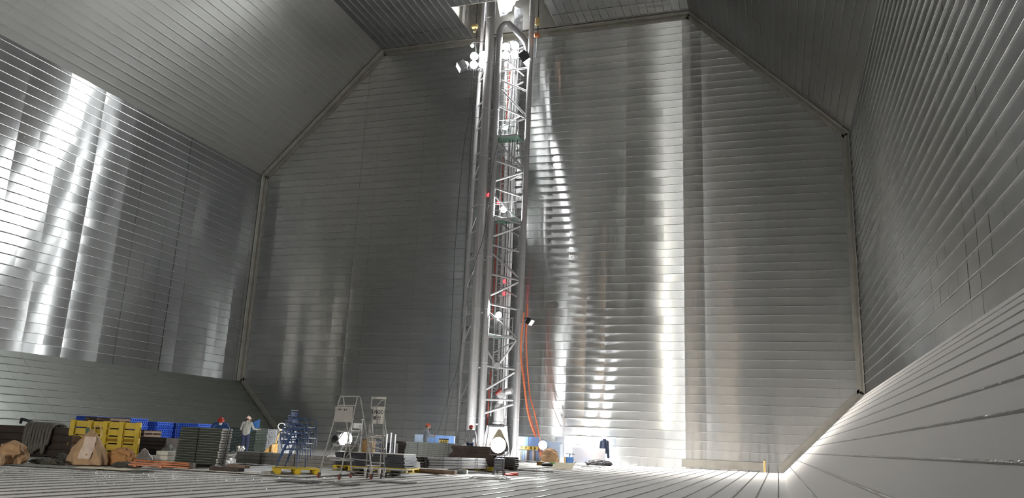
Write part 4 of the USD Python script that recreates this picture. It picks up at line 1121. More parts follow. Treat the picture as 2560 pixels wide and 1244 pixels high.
cz = ZF + 0.141
crz = -1.40
cfw = np.array([-math.sin(crz), math.cos(crz), 0])
names = ('lowest blue metal chair of the stack on the yellow pallet', 'second blue metal chair from the bottom of the stack', 'third blue metal chair from the bottom of the stack', 'fourth blue metal chair from the bottom of the stack', 'topmost blue metal chair of the stack on the yellow pallet')
ch = None
for k, lab in enumerate(names):
    l_ = np.array([ypc[0] - 0.02, ypc[1] - 0.02, cz]) + cfw * 0.06 * (k - 2) + np.array([0, 0, 0.135 * k])
    if ch is None:
        ch = chair(lab, l_, crz)
    else:
        dup(ch, lab, l_, crz)

# ---------------------------------------------------------------- signs
GL = {'ㅂ': [], }
def strokes(parts, s, th=0.011, dep=0.003):
    """Block letters from strokes in a unit square, reading along +x, standing along +y."""
    b = MB()
    for (x0, y0), (x1, y1) in parts:
        p0, p1 = np.array([x0, y0]) * s, np.array([x1, y1]) * s
        d_ = p1 - p0; L_ = np.linalg.norm(d_); a_ = math.atan2(d_[1], d_[0])
        b.box((*(p0 + p1) / 2, dep / 2), (L_ + th, th, dep), rotz(a_))
    return b


def ring(cx_, cy_, r_):
    a_ = np.linspace(0, 2 * np.pi, 9)
    P_ = [(cx_ + r_ * math.cos(x), cy_ + r_ * math.sin(x)) for x in a_]
    return list(zip(P_[:-1], P_[1:]))


HB = [((.2, 1), (.2, .68)), ((.8, 1), (.8, .68)), ((.2, .84), (.8, .84)), ((.2, .68), (.8, .68)), ((0, .56), (1, .56)), ((.5, .56), (.5, .42)), ((.2, .36), (.8, .36)), ((.8, .36), (.8, .2)), ((.8, .2), (.2, .2)), ((.2, .2), (.2, .03)), ((.2, .03), (.8, .03))]
HS = [((.35, 1), (.05, .5)), ((.3, .85), (.55, .5)), ((.75, 1), (.75, .35)), ((.75, .7), (1, .7)), ((.2, .3), (.2, .03)), ((.2, .03), (.85, .03))]
HA = ring(.28, .75, .22) + [((.75, 1), (.75, .35)), ((.75, .7), (1, .7)), ((.2, .3), (.2, .03)), ((.2, .03), (.85, .03))]
HJ = [((.05, 1), (.55, 1)), ((.3, 1), (.05, .5)), ((.3, .85), (.55, .5)), ((.8, 1), (.8, .35)), ((.6, .7), (.8, .7)), ((.2, .3), (.2, .03)), ((.2, .03), (.85, .03))]
HE = [((.05, .95), (.5, .95)), ((.28, .95), (.05, .2)), ((.25, .7), (.5, .2)), ((.7, 1), (.7, 0)), ((.52, .55), (.7, .55)), ((.92, 1), (.92, 0))]
HI = ring(.28, .76, .2) + [((.8, 1), (.8, .45)), ((.2, .38), (.8, .38)), ((.8, .38), (.8, .2)), ((.8, .2), (.2, .2)), ((.2, .2), (.2, .03)), ((.2, .03), (.8, .03))]
UPR = np.array([[1, 0, 0], [0, 0, -1], [0, 1, 0]], float)       # writing plane stood upright, facing -y


def put(mesh, off, R=UPR):
    V_, F_ = mesh
    return V_ @ R.T + np.asarray(off, float), F_


def latin(text, h_, dep=0.003, bold=True):
    m_ = meshkit.text_mesh(text, h_, dep, bold)
    return np.array(m_.vertices), np.array(m_.faces)


# ---------------------------------------------------------------- rolling step ladders
def cart_a():
    """Broad rolling ladder with a sign board hung across its head, seen from the front."""
    a_ = G(797, 1195); b_ = G(853, 1200)
    d_ = (b_ - a_)[:2]; rz = math.atan2(d_[1], d_[0]) - 0.0
    c_ = (a_ + b_) / 2
    W = 0.64
    t = thing('rolling_ladder', 'grey rolling step ladder with a blank looking sign board, standing right of the blue chairs', 'ladder', (c_[0], c_[1], ZF), rz)
    r_ = 0.016
    Hh = 1.92
    for s_ in (-1, 1):
        x_ = s_ * W / 2
        MB().tube([(x_ * 1.05, -0.02, 0.12), (x_ * 0.95, 0.22, 1.2), (x_ * 0.90, 0.36, Hh - 0.06), (x_ * 0.9, 0.40, Hh), (x_ * 0.9, 0.47, Hh - 0.05), (x_ * 0.98, 0.80, 0.9), (x_ * 1.05, 1.02, 0.12)], r_, 8).build('side_rail', 'cart_grey', t, 60)
        MB().tube([(x_, 0.12, 0.48), (x_, 0.92, 0.42)], r_ * 0.9, 8).build('lower_bar', 'cart_grey', t)
        MB().tube([(x_, 0.14, 0.5), (x_, 0.72, 1.18)], r_ * 0.8, 8).build('diagonal', 'cart_grey', t)
        for y_ in (-0.02, 1.02):
            w_ = MB().lathe([(0, -0.018), (0.05, -0.018), (0.056, -0.008), (0.056, 0.008), (0.05, 0.018), (0, 0.018)], (x_ * 1.05, y_ - 0.02, 0.056), 16, (1, 0.25, 0)).build('caster', 'red_wheel', t)
            MB().rbox((x_ * 1.05, y_, 0.10), (0.06, 0.06, 0.06), 0.01).build('fork', 'dark_metal', w_)
    for z_, y_, dp in ((0.42, 0.20, 0.2), (0.75, 0.30, 0.2), (1.08, 0.36, 0.24)):
        MB().rbox((0, y_ + 0.12, z_), (W * 0.94, dp, 0.03), 0.006).build('tread', 'cart_grey', t)
    for z_, y_ in ((0.24, 0.0), (1.30, 0.26), (1.68, 0.32), (Hh - 0.02, 0.40)):
        MB().tube([(-W * 0.46, y_, z_), (W * 0.46, y_, z_)], r_ * 0.9, 8).build('crossbar', 'cart_grey', t)
    sb = MB().rbox((0, 0.245, 1.48), (W * 0.92, 0.012, 0.34), 0.003).build('sign_board', 'cart_grey', t)  # darker grey than the other sign: backlit shade put into the colour
    obj('lettering', put(latin('LNGC', 0.038), (-0.20, 0.238, 1.56)), 'ink', sb, False, 'small dark lettering LNGC and two Korean syllables')
    for k_, g_ in enumerate((HB, HS)):
        obj('syllable', put(strokes(g_, 0.045, 0.006).mesh(), (0.0 + 0.07 * k_, 0.238, 1.555)), 'ink', sb)
    return t


def cart_b():
    """Narrow rolling ladder whose tall end frame carries the LNGC sign."""
    a_ = G(915, 1196); b_ = G(945, 1196)
    c_ = (a_ + b_) / 2
    rz = 0.30
    W = 0.34
    t = thing('rolling_ladder', 'narrow rolling step ladder with a pale LNGC sign, right of the broad one', 'ladder', (c_[0], c_[1], ZF), rz)
    Hh = 1.93
    r_ = 0.016
    for s_ in (-1, 1):
        x_ = s_ * W / 2
        MB().tube([(x_, 0, 0.1), (x_, 0.03, Hh)], r_, 8).build('upright', 'cart_grey', t)
        MB().tube([(x_, 0.02, 1.15), (x_, 0.7, 0.14)], r_, 8).build('rear_leg', 'cart_grey', t)
        MB().tube([(x_, 0.03, Hh - 0.75), (x_, 0.36, 1.0), (x_, 0.75, 0.5)], r_ * 0.8, 8).build('brace', 'cart_grey', t)
        MB().tube([(x_, 0.03, Hh - 0.42), (x_, 0.5, 1.05), (x_, 0.56, 0.7)], r_ * 0.8, 8).build('handrail', 'cart_grey', t, 60)
        for y_ in (0.0, 0.7):
            w_ = MB().lathe([(0, -0.02), (0.06, -0.02), (0.068, -0.008), (0.068, 0.008), (0.06, 0.02), (0, 0.02)], (x_ + 0.05, y_ - 0.03, 0.068), 16, (1, 0.2, 0)).build('caster', 'rubber', t)
            MB().tm(trimesh.convex.convex_hull(np.array([(x_ - 0.02, y_ - 0.02, 0.04), (x_ + 0.03, y_ - 0.02, 0.04), (x_ - 0.02, y_ + 0.02, 0.04), (x_ + 0.03, y_ + 0.02, 0.04), (x_ - 0.05, y_ - 0.02, 0.24), (x_ + 0.02, y_ - 0.02, 0.24), (x_ - 0.05, y_ + 0.02, 0.24), (x_ + 0.02, y_ + 0.02, 0.24)]))).build('fork', 'cart_grey', w_)
    for z_ in (0.30, 0.86, 0.98):
        MB().rbox((0, 0.02, z_), (W, 0.03, 0.035), 0.006).build('crossbar', 'cart_grey', t)
    for z_, y_ in ((0.35, 0.42), (0.7, 0.30), (1.02, 0.22)):
        MB().rbox((0, y_ + 0.1, z_), (W, 0.2, 0.028), 0.006).build('tread', 'cart_grey', t)
    for z_ in (Hh - 0.005, Hh - 0.24):
        MB().rbox((0, 0.03, z_), (W + 0.03, 0.04, 0.05), 0.006).build('head_bar', 'sign_grey', t)
    MB().tube([(-0.05, 0.03, Hh - 0.22), (0.05, 0.1, Hh - 0.06), (0.12, 0.12, Hh - 0.05)], 0.01, 6).build('head_brace', 'cart_grey', t, 60)
    MB().tube([(-W / 2, 0.05, 1.62), (-W / 2 - 0.02, 0.55, 1.12)], 0.022, 8).build('dark_stay', 'dark_metal', t)
    sb = MB().rbox((0, 0.01, 1.48), (W - 0.01, 0.012, 0.37), 0.003).build('sign_board', 'sign_grey', t)
    obj('lettering', put(latin('LNGC', 0.076), (-0.142, 0.003, 1.545)), 'ink', sb, False, 'dark lettering LNGC')
    for k_, g_ in enumerate((HB, HS)):
        obj('syllable', put(strokes(g_, 0.085, 0.011).mesh(), (-0.10 + 0.11 * k_, 0.003, 1.395)), 'ink', sb)
    return t


cart_a()
cart_b()
# third ladder in the glare of the work lamp
c_ = at(889, 1100, 27.6)
t = thing('rolling_ladder', 'brightly lit step ladder with a small white sign standing behind the work lamp', 'ladder', (c_[0], c_[1], zf(c_[0], c_[1])), 0.25)
for s_ in (-1, 1):
    MB().tube([(s_ * 0.2, 0, 0.0), (s_ * 0.2, 0.05, 1.62)], 0.02, 8).build('upright', 'white_plastic', t)
    MB().tube([(s_ * 0.22 - 0.3, -0.55, 0.0), (s_ * 0.2 - 0.02, 0.0, 1.35)], 0.02, 8).build('front_leg', 'white_plastic', t)
for k_ in range(6):
    f_ = 0.12 + k_ * 0.15
    MB().rbox((-0.3 * (1 - f_), -0.55 * (1 - f_) - 0.02, 1.35 * f_), (0.42, 0.12, 0.03), 0.006).build('tread', 'white_plastic', t)
sb = MB().rbox((0.04, -0.02, 1.36), (0.34, 0.014, 0.2), 0.003).build('sign_board', 'white_plastic', t)
obj('lettering', put(latin('C', 0.07), (0.10, -0.031, 1.32)), 'ink', sb, False, 'grey letter C')
for s_ in (-1, 1):
    MB().rbox((s_ * 0.19, 0.02, 1.6), (0.08, 0.04, 0.05), 0.008).build('head_block', 'white_plastic', t)
# work lamp between the ladders, second head turned to the white pallets
c_ = at(864, 1097, 26.6)
flood('work_light', c_, (0.18, -1, 0.08), 0.5, 0.40, 'lamp_glare', 'glaring work light on a tripod behind the broad rolling ladder', stand=zf(c_[0], c_[1]))
c2 = at(842, 1100, 27.8)
flood('work_light', c2, (-0.85, 0.62, 0.05), 0.42, 0.32, 'lamp_work', 'work light turned away to the white pallets, behind the glaring one', stand=zf(c2[0], c2[1]))

# ---------------------------------------------------------------- black panels on pallets, plates, clutter
c_ = np.array([-11.3, 21.5, ZF])
dup(yp, 'yellow pallet under the stack of black panels', (c_[0] - 0.45, c_[1], ZF), 0.06)
dup(yp, 'second yellow pallet, at the right under the black panels', (c_[0] + 0.72, c_[1] + 0.1, ZF), 0.06)
np0 = None
for j in range(12):
    lab = f'{nth(j, 12)} black sheet in the stack on the two yellow pallets'
    l_ = (c_[0] + 0.1 + rb.normal(0, 0.03), c_[1] + rb.normal(0, 0.02), ZF + 0.142 + j * 0.0305)
    if np0 is None:
        np0 = thing('black_sheet', lab, 'panel', l_, 0.06, 'black panels on the yellow pallets')
        MB().rbox((0, 0, 0.0145), (2.15, 0.95, 0.029), 0.004).build('panel', 'navy_panel', np0)
        MB().rbox((1.078, 0, 0.0145), (0.008, 0.9, 0.006), 0.002).build('edge', 'dark_metal', np0)
    else:
        dup(np0, lab, l_, 0.06 + rb.normal(0, 0.006))
zt = ZF + 0.142 + 12 * 0.0305
t = thing('pale_sheet', 'pale thin sheet on top of the black panels', 'sheet', (c_[0] + 0.1, c_[1], zt + 0.001), 0.05)
MB().rbox((0, 0, 0.008), (2.1, 0.94, 0.016), 0.003).build('sheet', 'sign_grey', t)
q_ = at(919, 1140, 21.6)
t = thing('cardboard_drum', 'brown cardboard drum standing on the black panel stack', 'drum', (q_[0], q_[1], zt + 0.018))
MB().lathe([(0, 0), (0.19, 0), (0.195, 0.01), (0.195, 0.37), (0.19, 0.38), (0, 0.38)], (0, 0, 0), 28).build('drum', 'cardboard', t, 40)
MB().lathe([(0.196, 0.33), (0.203, 0.335), (0.203, 0.375), (0.196, 0.38)], (0, 0, 0), 28).build('rim', 'brown_wood', t, 40)
q_ = at(878, 1138, 21.5)
t = thing('grey_toolbox', 'grey toolbox on the black panel stack left of the drum', 'box', (q_[0], q_[1], zt + 0.018), 0.2)
MB().rbox((0, 0, 0.11), (0.4, 0.24, 0.22), 0.02).build('body', 'grey_plank', t)
MB().tube([(-0.1, 0, 0.22), (-0.09, 0, 0.26), (0.09, 0, 0.26), (0.1, 0, 0.22)], 0.01, 6).build('handle', 'fitting', t)
# two pairs of thin plates
for k, (x_, y_, lab) in enumerate(((-10.2, 19.75, 'lower thin grey plate beside the narrow rolling ladder'), (-10.15, 19.78, 'upper thin grey plate beside the narrow rolling ladder'))):
    t = thing('steel_plate', lab, 'plate', (x_, y_, ZF + k * 0.082), 0.06)
    MB().rbox((0, 0, 0.06), (1.55, 0.62, 0.03), 0.005).build('plate', 'grey_plank', t)
    for s_ in (-0.5, 0.5):
        MB().rbox((s_, 0, 0.0225), (0.09, 0.6, 0.045), 0.005).build('spacer', 'dark_wood', t)
for k, (px_, py_, sx_, sy_, rz_, lab) in enumerate(((745, 1201, 0.9, 0.5, 0.1, 'thin dark plate lying before the yellow pallet'), (865, 1209, 0.5, 0.3, 0.0, 'thin dark plate lying before the broad rolling ladder'), (985, 1203, 1.0, 0.35, 0.1, 'thin plate lying before the narrow rolling ladder'))):
    q_ = gp(px_, py_, 0.03)
    t = thing('floor_plate', lab, 'plate', (q_[0], q_[1], zf(q_[0], q_[1]) + 0.001), rz_)
    MB().rbox((0, 0, 0.012), (sx_, sy_, 0.024), 0.004).build('plate', 'dark_metal', t)
# dim clutter before the bulkhead
for k, (px_, Y_, sx_, sy_, sz_, m_, lab) in enumerate(((946, 33.6, 0.5, 0.6, 0.85, 'navy_panel', 'dark machine box in the clutter left of the plank stack'), (975, 34.9, 0.62, 0.6, 0.72, 'dark_metal', 'wide dark machine box at the middle of the clutter'), (1004, 36.6, 0.6, 0.5, 0.8, 'rust', 'brownish machine box against the plank stack'))):
    q_ = at(px_, 1120, Y_); z_ = zf(q_[0], q_[1])
    t = thing('machine_box', lab, 'machine', (q_[0], q_[1], z_), 0.15 * k)
    MB().rbox((0, 0, sz_ / 2 + 0.06), (sx_, sy_, sz_ - 0.12), 0.03).build('body', m_, t)
    for j in range(4):
        MB().rbox((0, -sy_ / 2 - 0.005, 0.2 + j * sz_ * 0.18), (sx_ * 0.8, 0.012, 0.03), 0.004).build('louvre', 'grey_plank', t)
    for sx2 in (-1, 1):
        MB().rbox((sx2 * sx_ * 0.38, 0, 0.06), (0.1, sy_ * 0.9, 0.12), 0.01).build('skid', 'dark_wood', t)
for k, (px_, h_, lab) in enumerate(((966, 1.12, 'left of three short white posts in the clutter'), (976, 1.18, 'middle of three short white posts in the clutter'), (987, 1.12, 'right of three short white posts in the clutter'))):
    q_ = at(px_, 1118, 33.6); z_ = zf(q_[0], q_[1])
    t = thing('white_post', lab, 'post', (q_[0], q_[1], z_))
    MB().tube([(0, 0, 0.02), (0, 0, h_)], 0.035, 10).build('post', 'white_plastic', t)
    MB().lathe([(0, 0), (0.13, 0), (0.12, 0.03), (0, 0.04)], (0, 0, 0), 14).build('base', 'dark_metal', t)
for k, (px_, Y_, s_, m_, lab) in enumerate(((980, 31.6, (0.3, 0.25, 0.2), 'yellow_plastic', 'small yellow box on the floor before the dim clutter'), (998, 32.0, (0.3, 0.2, 0.12), 'white_plastic', 'small white carton on the floor before the dim clutter'))):
    q_ = at(px_, 1145, Y_)
    t = thing('small_box', lab, 'box', (q_[0], q_[1], zf(q_[0], q_[1])))
    MB().rbox((0, 0, s_[2] / 2), s_, 0.015).build('box', m_, t)
    MB().rbox((0, 0, s_[2] + 0.01), (s_[0] * 1.04, s_[1] * 1.04, 0.025), 0.006).build('lid', m_, t)
# strapped plank stack on sleepers
pz = ZF
c_ = np.array([-15.0, 34.9])
c_ = (gp(1015, 1150, 0.03) + gp(1138, 1152, 0.03))[:2] / 2 + np.array([0.0, 0.5])
for k, s_ in enumerate((-0.9, 0.9)):
    zz = zf(c_[0] + s_, c_[1])
    t = thing('sleeper', ('left' if s_ < 0 else 'right') + ' dark sleeper under the grey plank stack', 'timber', (c_[0] + s_, c_[1], ZF))
    MB().rbox((0, 0, 0.06), (0.22, 1.0, 0.12), 0.01).build('sleeper', 'dark_wood', t)
board_bundle('plank', 'grey green plank in the strapped stack', 'planks in the strapped stack', (c_[0], c_[1], ZF + 0.121), 0.05, 2.75, 0.31, 0.082, 3, 8, 'grey_plank',
             [(-0.75, 'dark strap at the left of the grey plank stack'), (0.75, 'dark strap at the right of the grey plank stack')])
# brown steel sheets fanned on a yellow pallet
c_ = (gp(1128, 1172, 0.03) + gp(1232, 1178, 0.03))[:2] / 2 + np.array([0.0, 0.55])
zp = zf(c_[0], c_[1])
dup(yp, 'yellow pallet under the fanned stack of brown steel channels', (c_[0] + 0.15, c_[1], zp), 0.05)
sh0 = None
for j in range(16):
    lab = f'{nth(j, 16)} rusty brown steel channel in the fanned stack before the tower foot'
    l_ = (c_[0] - 0.02 + 0.07 * math.sin(j * 0.7) - 0.006 * (8 - abs(j - 8)) , c_[1] + rb.normal(0, 0.03), zp + 0.142 + j * 0.0405)
    if sh0 is None:
        sh0 = thing('steel_channel', lab, 'channel', l_, 0.05, 'brown channels in the fanned stack')
        MB().rbox((0, 0, 0.034), (1.62, 0.9, 0.011), 0.003).build('web', 'rust', sh0)
        fb = MB()
        for s_ in (-0.44, -0.15, 0.15, 0.44):
            fb.box((0, s_, 0.0145), (1.6, 0.02, 0.029))
        fb.build('flange', 'rust', sh0)
    else:
        dup(sh0, lab, l_, 0.05 + rb.normal(0, 0.012))
# shiny profile bundle with dark end on brown boards
for k, (px_, py_, L_, m_, lab) in enumerate(((1082, 1184, 1.35, 'brown_wood', 'long brown board lying before the profile bundle'), (1140, 1182, 0.6, 'grey_plank', 'short grey board under the right end of the profile bundle'))):
    q_ = gp(px_, py_, 0.03)
    z_ = zf(q_[0], q_[1])
    t = thing('timber_board', lab, 'board', (q_[0], q_[1] + 0.15, z_), -0.05 + k * 0.2)
    MB().rbox((0, 0, 0.06), (L_, 0.22, 0.12), 0.01).build('board', m_, t)
q_ = (gp(1087, 1183, 0.03) + gp(1170, 1180, 0.03))[:2] / 2 + np.array([-0.05, 0.25])
RB = 1.05
b0 = None
R_ = rotz(RB)
for j in range(4):
    for i in range(4):
        lab = f'pale metal profile in the strapped bundle, {ORD[j]} layer up, {ORD[i]} from right'
        o_ = R_ @ np.array([rb.normal(0, 0.03), (i - 1.5) * 0.105, 0])
        l_ = (q_[0] + o_[0], q_[1] + o_[1], zf(*q_) + 0.122 + j * 0.082)
        if b0 is None:
            b0 = thing('metal_profile', lab, 'profile', l_, RB, 'profiles in the strapped bundle')
            MB().rbox((0, 0, 0.04), (2.3, 0.096, 0.072), 0.008).build('profile', 'profile', b0)
            MB().rbox((-1.155, 0, 0.04), (0.02, 0.07, 0.055), 0.004).build('open_end', 'strap', b0)
        else:
            dup(b0, lab, l_, RB + rb.normal(0, 0.004))
for x_, lab in ((-0.6, 'dark strap near the front end of the profile bundle'), (0.1, 'dark strap at the middle of the profile bundle'), (0.75, 'dark strap near the far end of the profile bundle')):
    t = thing('strapping_band', lab, 'strap', (q_[0], q_[1], zf(*q_) + 0.12), RB)
    b_ = MB()
    b_.box((x_, -0.225, 0.168), (0.025, 0.006, 0.336)); b_.box((x_, 0.225, 0.168), (0.025, 0.006, 0.336)); b_.box((x_, 0, 0.334), (0.025, 0.455, 0.005))
    b_.build('band', 'strap', t)
# lamp with its transformer box, cardboard behind
c_ = gp(1239, 1186, 0.03)
zl = zf(c_[0], c_[1])
t = thing('transformer_box', 'black box on legs under the glaring lamp before the tower', 'box', (c_[0], c_[1] + 0.3, zl), 0.15)
MB().rbox((0, 0, 0.32), (0.30, 0.26, 0.36), 0.02).build('body', 'navy_panel', t)
for sx in (-1, 1):
    for sy in (-1, 1):
        MB().bar((sx * 0.13, sy * 0.1, 0.15), (sx * 0.17, sy * 0.13, 0.0), 0.03).build('leg', 'dark_metal', t)
MB().tube([(-0.1, 0, 0.5), (-0.09, 0, 0.56), (0.09, 0, 0.56), (0.1, 0, 0.5)], 0.012, 6).build('handle', 'fitting', t)
for k_ in range(3):
    MB().rbox((0, -0.134, 0.24 + 0.08 * k_), (0.22, 0.012, 0.02), 0.003).build('louvre', 'grey_plank', t)
c2 = at(1246, 1112, c_[1] + 0.75)
flood('work_light', c2, (0.1, -1, 0.05), 0.48, 0.40, 'lamp_glare', 'glaring work light on a tripod above the black box before the tower', stand=zf(c2[0], c2[1]))
c3 = at(1247, 1092, c_[1] + 1.1)
t = thing('peaked_cardboard', 'peaked cardboard shade behind the glaring work light', 'cardboard', c3)
MB().tm(trimesh.convex.convex_hull(np.array([(x_, y_, z_) for x_, z_ in ((-0.34, -0.28), (-0.04, 0.24), (0.06, 0.24), (0.34, -0.28)) for y_ in (0, 0.008)]))).build('panel', 'cream_card', t)
MB().bar((0, 0.02, -0.1), (0, 0.02, -c3[2] + zf(c3[0], c3[1])), 0.025).build('stay', 'dark_metal', t)
# bright bundle of channels
q_ = gp(1266, 1173, 0.03)
zq = zf(q_[0], q_[1])
cb = None
for j in range(5):
    lab = f'{nth(j, 5)} pale steel channel in the small bundle right of the black box'
    l_ = (q_[0] + rb.normal(0, 0.01), q_[1] + 0.25, zq + 0.09 + j * 0.072)
    if cb is None:
        t = thing('timber_board', 'dark board under the small bundle of pale channels', 'board', (q_[0], q_[1] + 0.25, zq))
        MB().rbox((0, 0, 0.044), (0.55, 0.5, 0.088), 0.01).build('board', 'dark_wood', t)
        cb = thing('pale_channel', lab, 'channel', l_, 0.03, 'pale channels in the small bundle')
        MB().rbox((0, 0, 0.05), (0.62, 0.5, 0.02), 0.004).build('web', 'profile', cb)
        f_ = MB()
        for s_ in (-0.24, 0.24):
            f_.box((0, s_, 0.024), (0.62, 0.016, 0.048))
        f_.build('flange', 'profile', cb)
    else:
        dup(cb, lab, l_, 0.03 + rb.normal(0, 0.01))
q_ = gp(1270, 1187, 0.03)
t = thing('red_cloth', 'flat folded red cloth on the floor before the black box', 'cloth', (q_[0], q_[1] + 0.25, zf(q_[0], q_[1])), 0.1)
obj('fold', blob(0.55, 0.5, 0.06, 51, 0.3, 2.0, 3), 'red_cloth', t, 50)
obj('fold', (blob(0.3, 0.3, 0.05, 53, 0.3, 2.0, 3)[0] + np.array([0.12, -0.02, 0.05]), blob(0.3, 0.3, 0.05, 53, 0.3, 2.0, 3)[1]), 'red_cloth', t, 50)
q_ = gp(1222, 1197, 0.03)
pts = [(q_[0] + (0.30 + 0.02 * a_) * math.cos(a_), q_[1] + (0.42 + 0.03 * a_) * math.sin(a_), ZB + 0.022 + 0.012 * (a_ / 6.28)) for a_ in np.linspace(0, 13, 60)] + [tuple(gp(1246, 1190, 0.03) + np.array([0, 0, 0.02]))]
tag(MB().tube(PchipInterpolator(np.linspace(0, 1, len(pts)), np.array(pts))(np.linspace(0, 1, 120)), 0.017, 6).build('power_cable', 'grey_end', None, 60), 'pale power cable coiled on the floor before the black box', 'cable')

# ---------------------------------------------------------------- barrier of blue sheets round the tower foot
def barrier(label, px0, px1, Y_, top, band, stripes, sheets):
    a_, b_ = at(px0, 1100, Y_), at(px1, 1100, Y_)
    L_ = b_[0] - a_[0]
    t = thing('barrier', label, 'barrier', ((a_[0] + b_[0]) / 2, Y_, ZB))
    n_ = len(sheets)
    for k_, m_ in enumerate(sheets):
        x_ = -L_ / 2 + L_ * (k_ + 0.5) / n_
        MB().rbox((x_, 0.01 * (k_ % 2), (top + band + 0.1) / 2), (L_ / n_ - 0.02, 0.03, top - band - 0.1), 0.006).build('panel', m_, t)
    for k_ in range(n_ + 1):
        MB().rbox((-L_ / 2 + L_ * k_ / n_, 0.04, top / 2), (0.05, 0.04, top), 0.006).build('post', 'grey_end', t)
        MB().rbox((-L_ / 2 + L_ * k_ / n_, 0.04, 0.02), (0.12, 0.5, 0.04), 0.006).build('foot', 'dark_metal', t)
    sb_ = MB().rbox((0, -0.02, band), (L_, 0.012, 0.17), 0.003).build('warning_band', 'sign_yellow', t)
    for k_, g_ in enumerate((HA, HJ, HE, HI)):
        obj('syllable', put(strokes(g_, 0.11, 0.02).mesh(), (-L_ * 0.36 + k_ * L_ * 0.2 + (0.04 if k_ > 1 else 0), -0.027, band - 0.055)), 'ink', sb_)
    for k_ in range(stripes):
        MB().rbox((-L_ / 2 + L_ * (k_ + 0.5) / stripes, 0.0, (band - 0.1) / 2 + 0.03), (L_ / stripes * 0.9, 0.02, band - 0.2), 0.004).build('strip', ('blue_white', 'grey_plank', 'blue_sheet')[k_ % 3], t)
    return t


barrier('blue sheeted barrier with a yellow warning band and striped foot right of the tower', 1296, 1348, 41.7, 1.30, 0.72, 9, ('blue_sheet', 'blue_sheet'))
barrier('blue sheeted barrier behind the plank stack left of the tower', 1036, 1136, 42.0, 1.18, 0.52, 0, ('pale_blue', 'blue_sheet', 'blue_sheet', 'blue_sheet'))
for k, (x0_, x1_, top_, m_, lab) in enumerate(((1338, 1369, 1098, 'pale_blue', 'pale blue sheet upright behind the work light right of the barrier'), (1366, 1400, 1104, 'pale_blue', 'pale blue sheet upright behind the brown sack'))):
    a_, b_ = at(x0_, 1120, 43.6 + 0.15 * k), at(x1_, 1120, 43.6 + 0.15 * k)
    h_ = at((x0_ + x1_) / 2, top_, 43.6)[2]
    t = thing('blue_board', lab, 'panel', ((a_[0] + b_[0]) / 2, a_[1], ZB))
    MB().rbox((0, 0, h_ / 2), (b_[0] - a_[0], 0.03, h_), 0.006).build('panel', m_, t)
    MB().rbox((0, 0.12, 0.03), (0.3, 0.4, 0.06), 0.01).build('foot', 'dark_metal', t)
q_ = at(1109, 1109, 34.8)
t = thing('warning_sign', 'small yellow sign with dark marks and a black top edge on the plank stack', 'sign', (q_[0], q_[1], ZF + 0.121 + 8 * 0.084 + 0.0))
zs = max(0.1, q_[2] - (ZF + 0.121 + 8 * 0.084))
MB().rbox((0, 0, 0.09), (0.48, 0.03, 0.13), 0.006).build('board', 'sign_yellow', t)
MB().rbox((0, 0, 0.175), (0.48, 0.05, 0.05), 0.01).build('top_edge', 'ink', t)
MB().rbox((0, 0, 0.012), (0.3, 0.2, 0.024), 0.006).build('foot', 'ink', t)
for k in range(3):
    MB().rbox((-0.12 + 0.12 * k, -0.017, 0.085), (0.06, 0.008, 0.06), 0.002).build('mark', 'ink', t)
p_ = at(1210, 1106, 40.4)
t = thing('red_bin', 'bright orange red bucket behind the grey jacketed worker', 'bucket', (p_[0], p_[1], ZB))
MB().lathe([(0, 0), (0.22, 0), (0.27, 0.62), (0.28, 0.64), (0.25, 0.64), (0.2, 0.05), (0, 0.05)], (0, 0, 0), 20).build('bucket', 'helmet_red', t, 40)
MB().tube([(-0.27, 0, 0.62), (-0.2, -0.02, 0.78), (0, -0.02, 0.85), (0.2, -0.02, 0.78), (0.27, 0, 0.62)], 0.012, 6).build('handle', 'fitting', t)

# ---------------------------------------------------------------- right of the tower
c_ = at(1357, 1112, 41.0)
flood('work_light', c_, (0.05, -1, 0.05), 0.44, 0.42, 'lamp_glare', 'glaring work light on a tripod before the pale blue sheets', stand=ZB)
heap('brown_sack', 1374, 1159, (0.95, 0.7, 0.78), 61, 'kraft', 'big brown crumpled sack under the work light right of the tower', 'sack', amp=0.3, freq=1.9)
q_ = gp(1405, 1171, 0.03)
t = thing('cardboard_sheet', 'cream cardboard sheet tilted up on the floor right of the tower', 'cardboard', (q_[0], q_[1] + 0.1, ZB), 0.12, tilt=(math.radians(28), 0))
MB().tm(trimesh.convex.convex_hull(np.array([(x_, y_, z_) for x_, y_ in ((-0.46, 0.0), (0.40, 0.0), (0.46, 0.52), (-0.36, 0.52)) for z_ in (0.0, 0.012)]))).build('sheet', 'cream_card', t)
MB().rbox((0.0, 0.40, -0.11), (0.5, 0.05, 0.2), 0.01).build('prop', 'cardboard', t)
for k, (px_, py_, s_, m_, lab, nm_, cat_) in enumerate(((1349, 1163, (0.32, 0.25, 0.16), 'ochre', 'small ochre box left of the green hose', 'small_box', 'box'),)):
    q_ = gp(px_, py_, 0.03)
    t = thing(nm_, lab, cat_, (q_[0], q_[1] + 0.15, ZB))
    MB().rbox((0, 0, s_[2] / 2), s_, 0.015).build('box', m_, t)
    MB().rbox((0, 0, s_[2] + 0.01), (s_[0] * 1.04, s_[1] * 1.04, 0.025), 0.006).build('lid', m_, t)
heap('black_bag', 1368, 1165, (0.55, 0.4, 0.17), 71, 'strap', 'flat black bag under the green hose', 'bag', amp=0.25, freq=1.8)
q_ = gp(1372, 1162, 0.03)
pts = [(q_[0] - 0.02 + 0.36 * math.cos(a_) * (1 + 0.08 * math.sin(3 * a_)), q_[1] + 0.03 + 0.30 * math.sin(a_), ZB + 0.05 + 0.02 * math.sin(2.3 * a_) + 0.006 * a_) for a_ in np.linspace(0, 12.5, 70)]
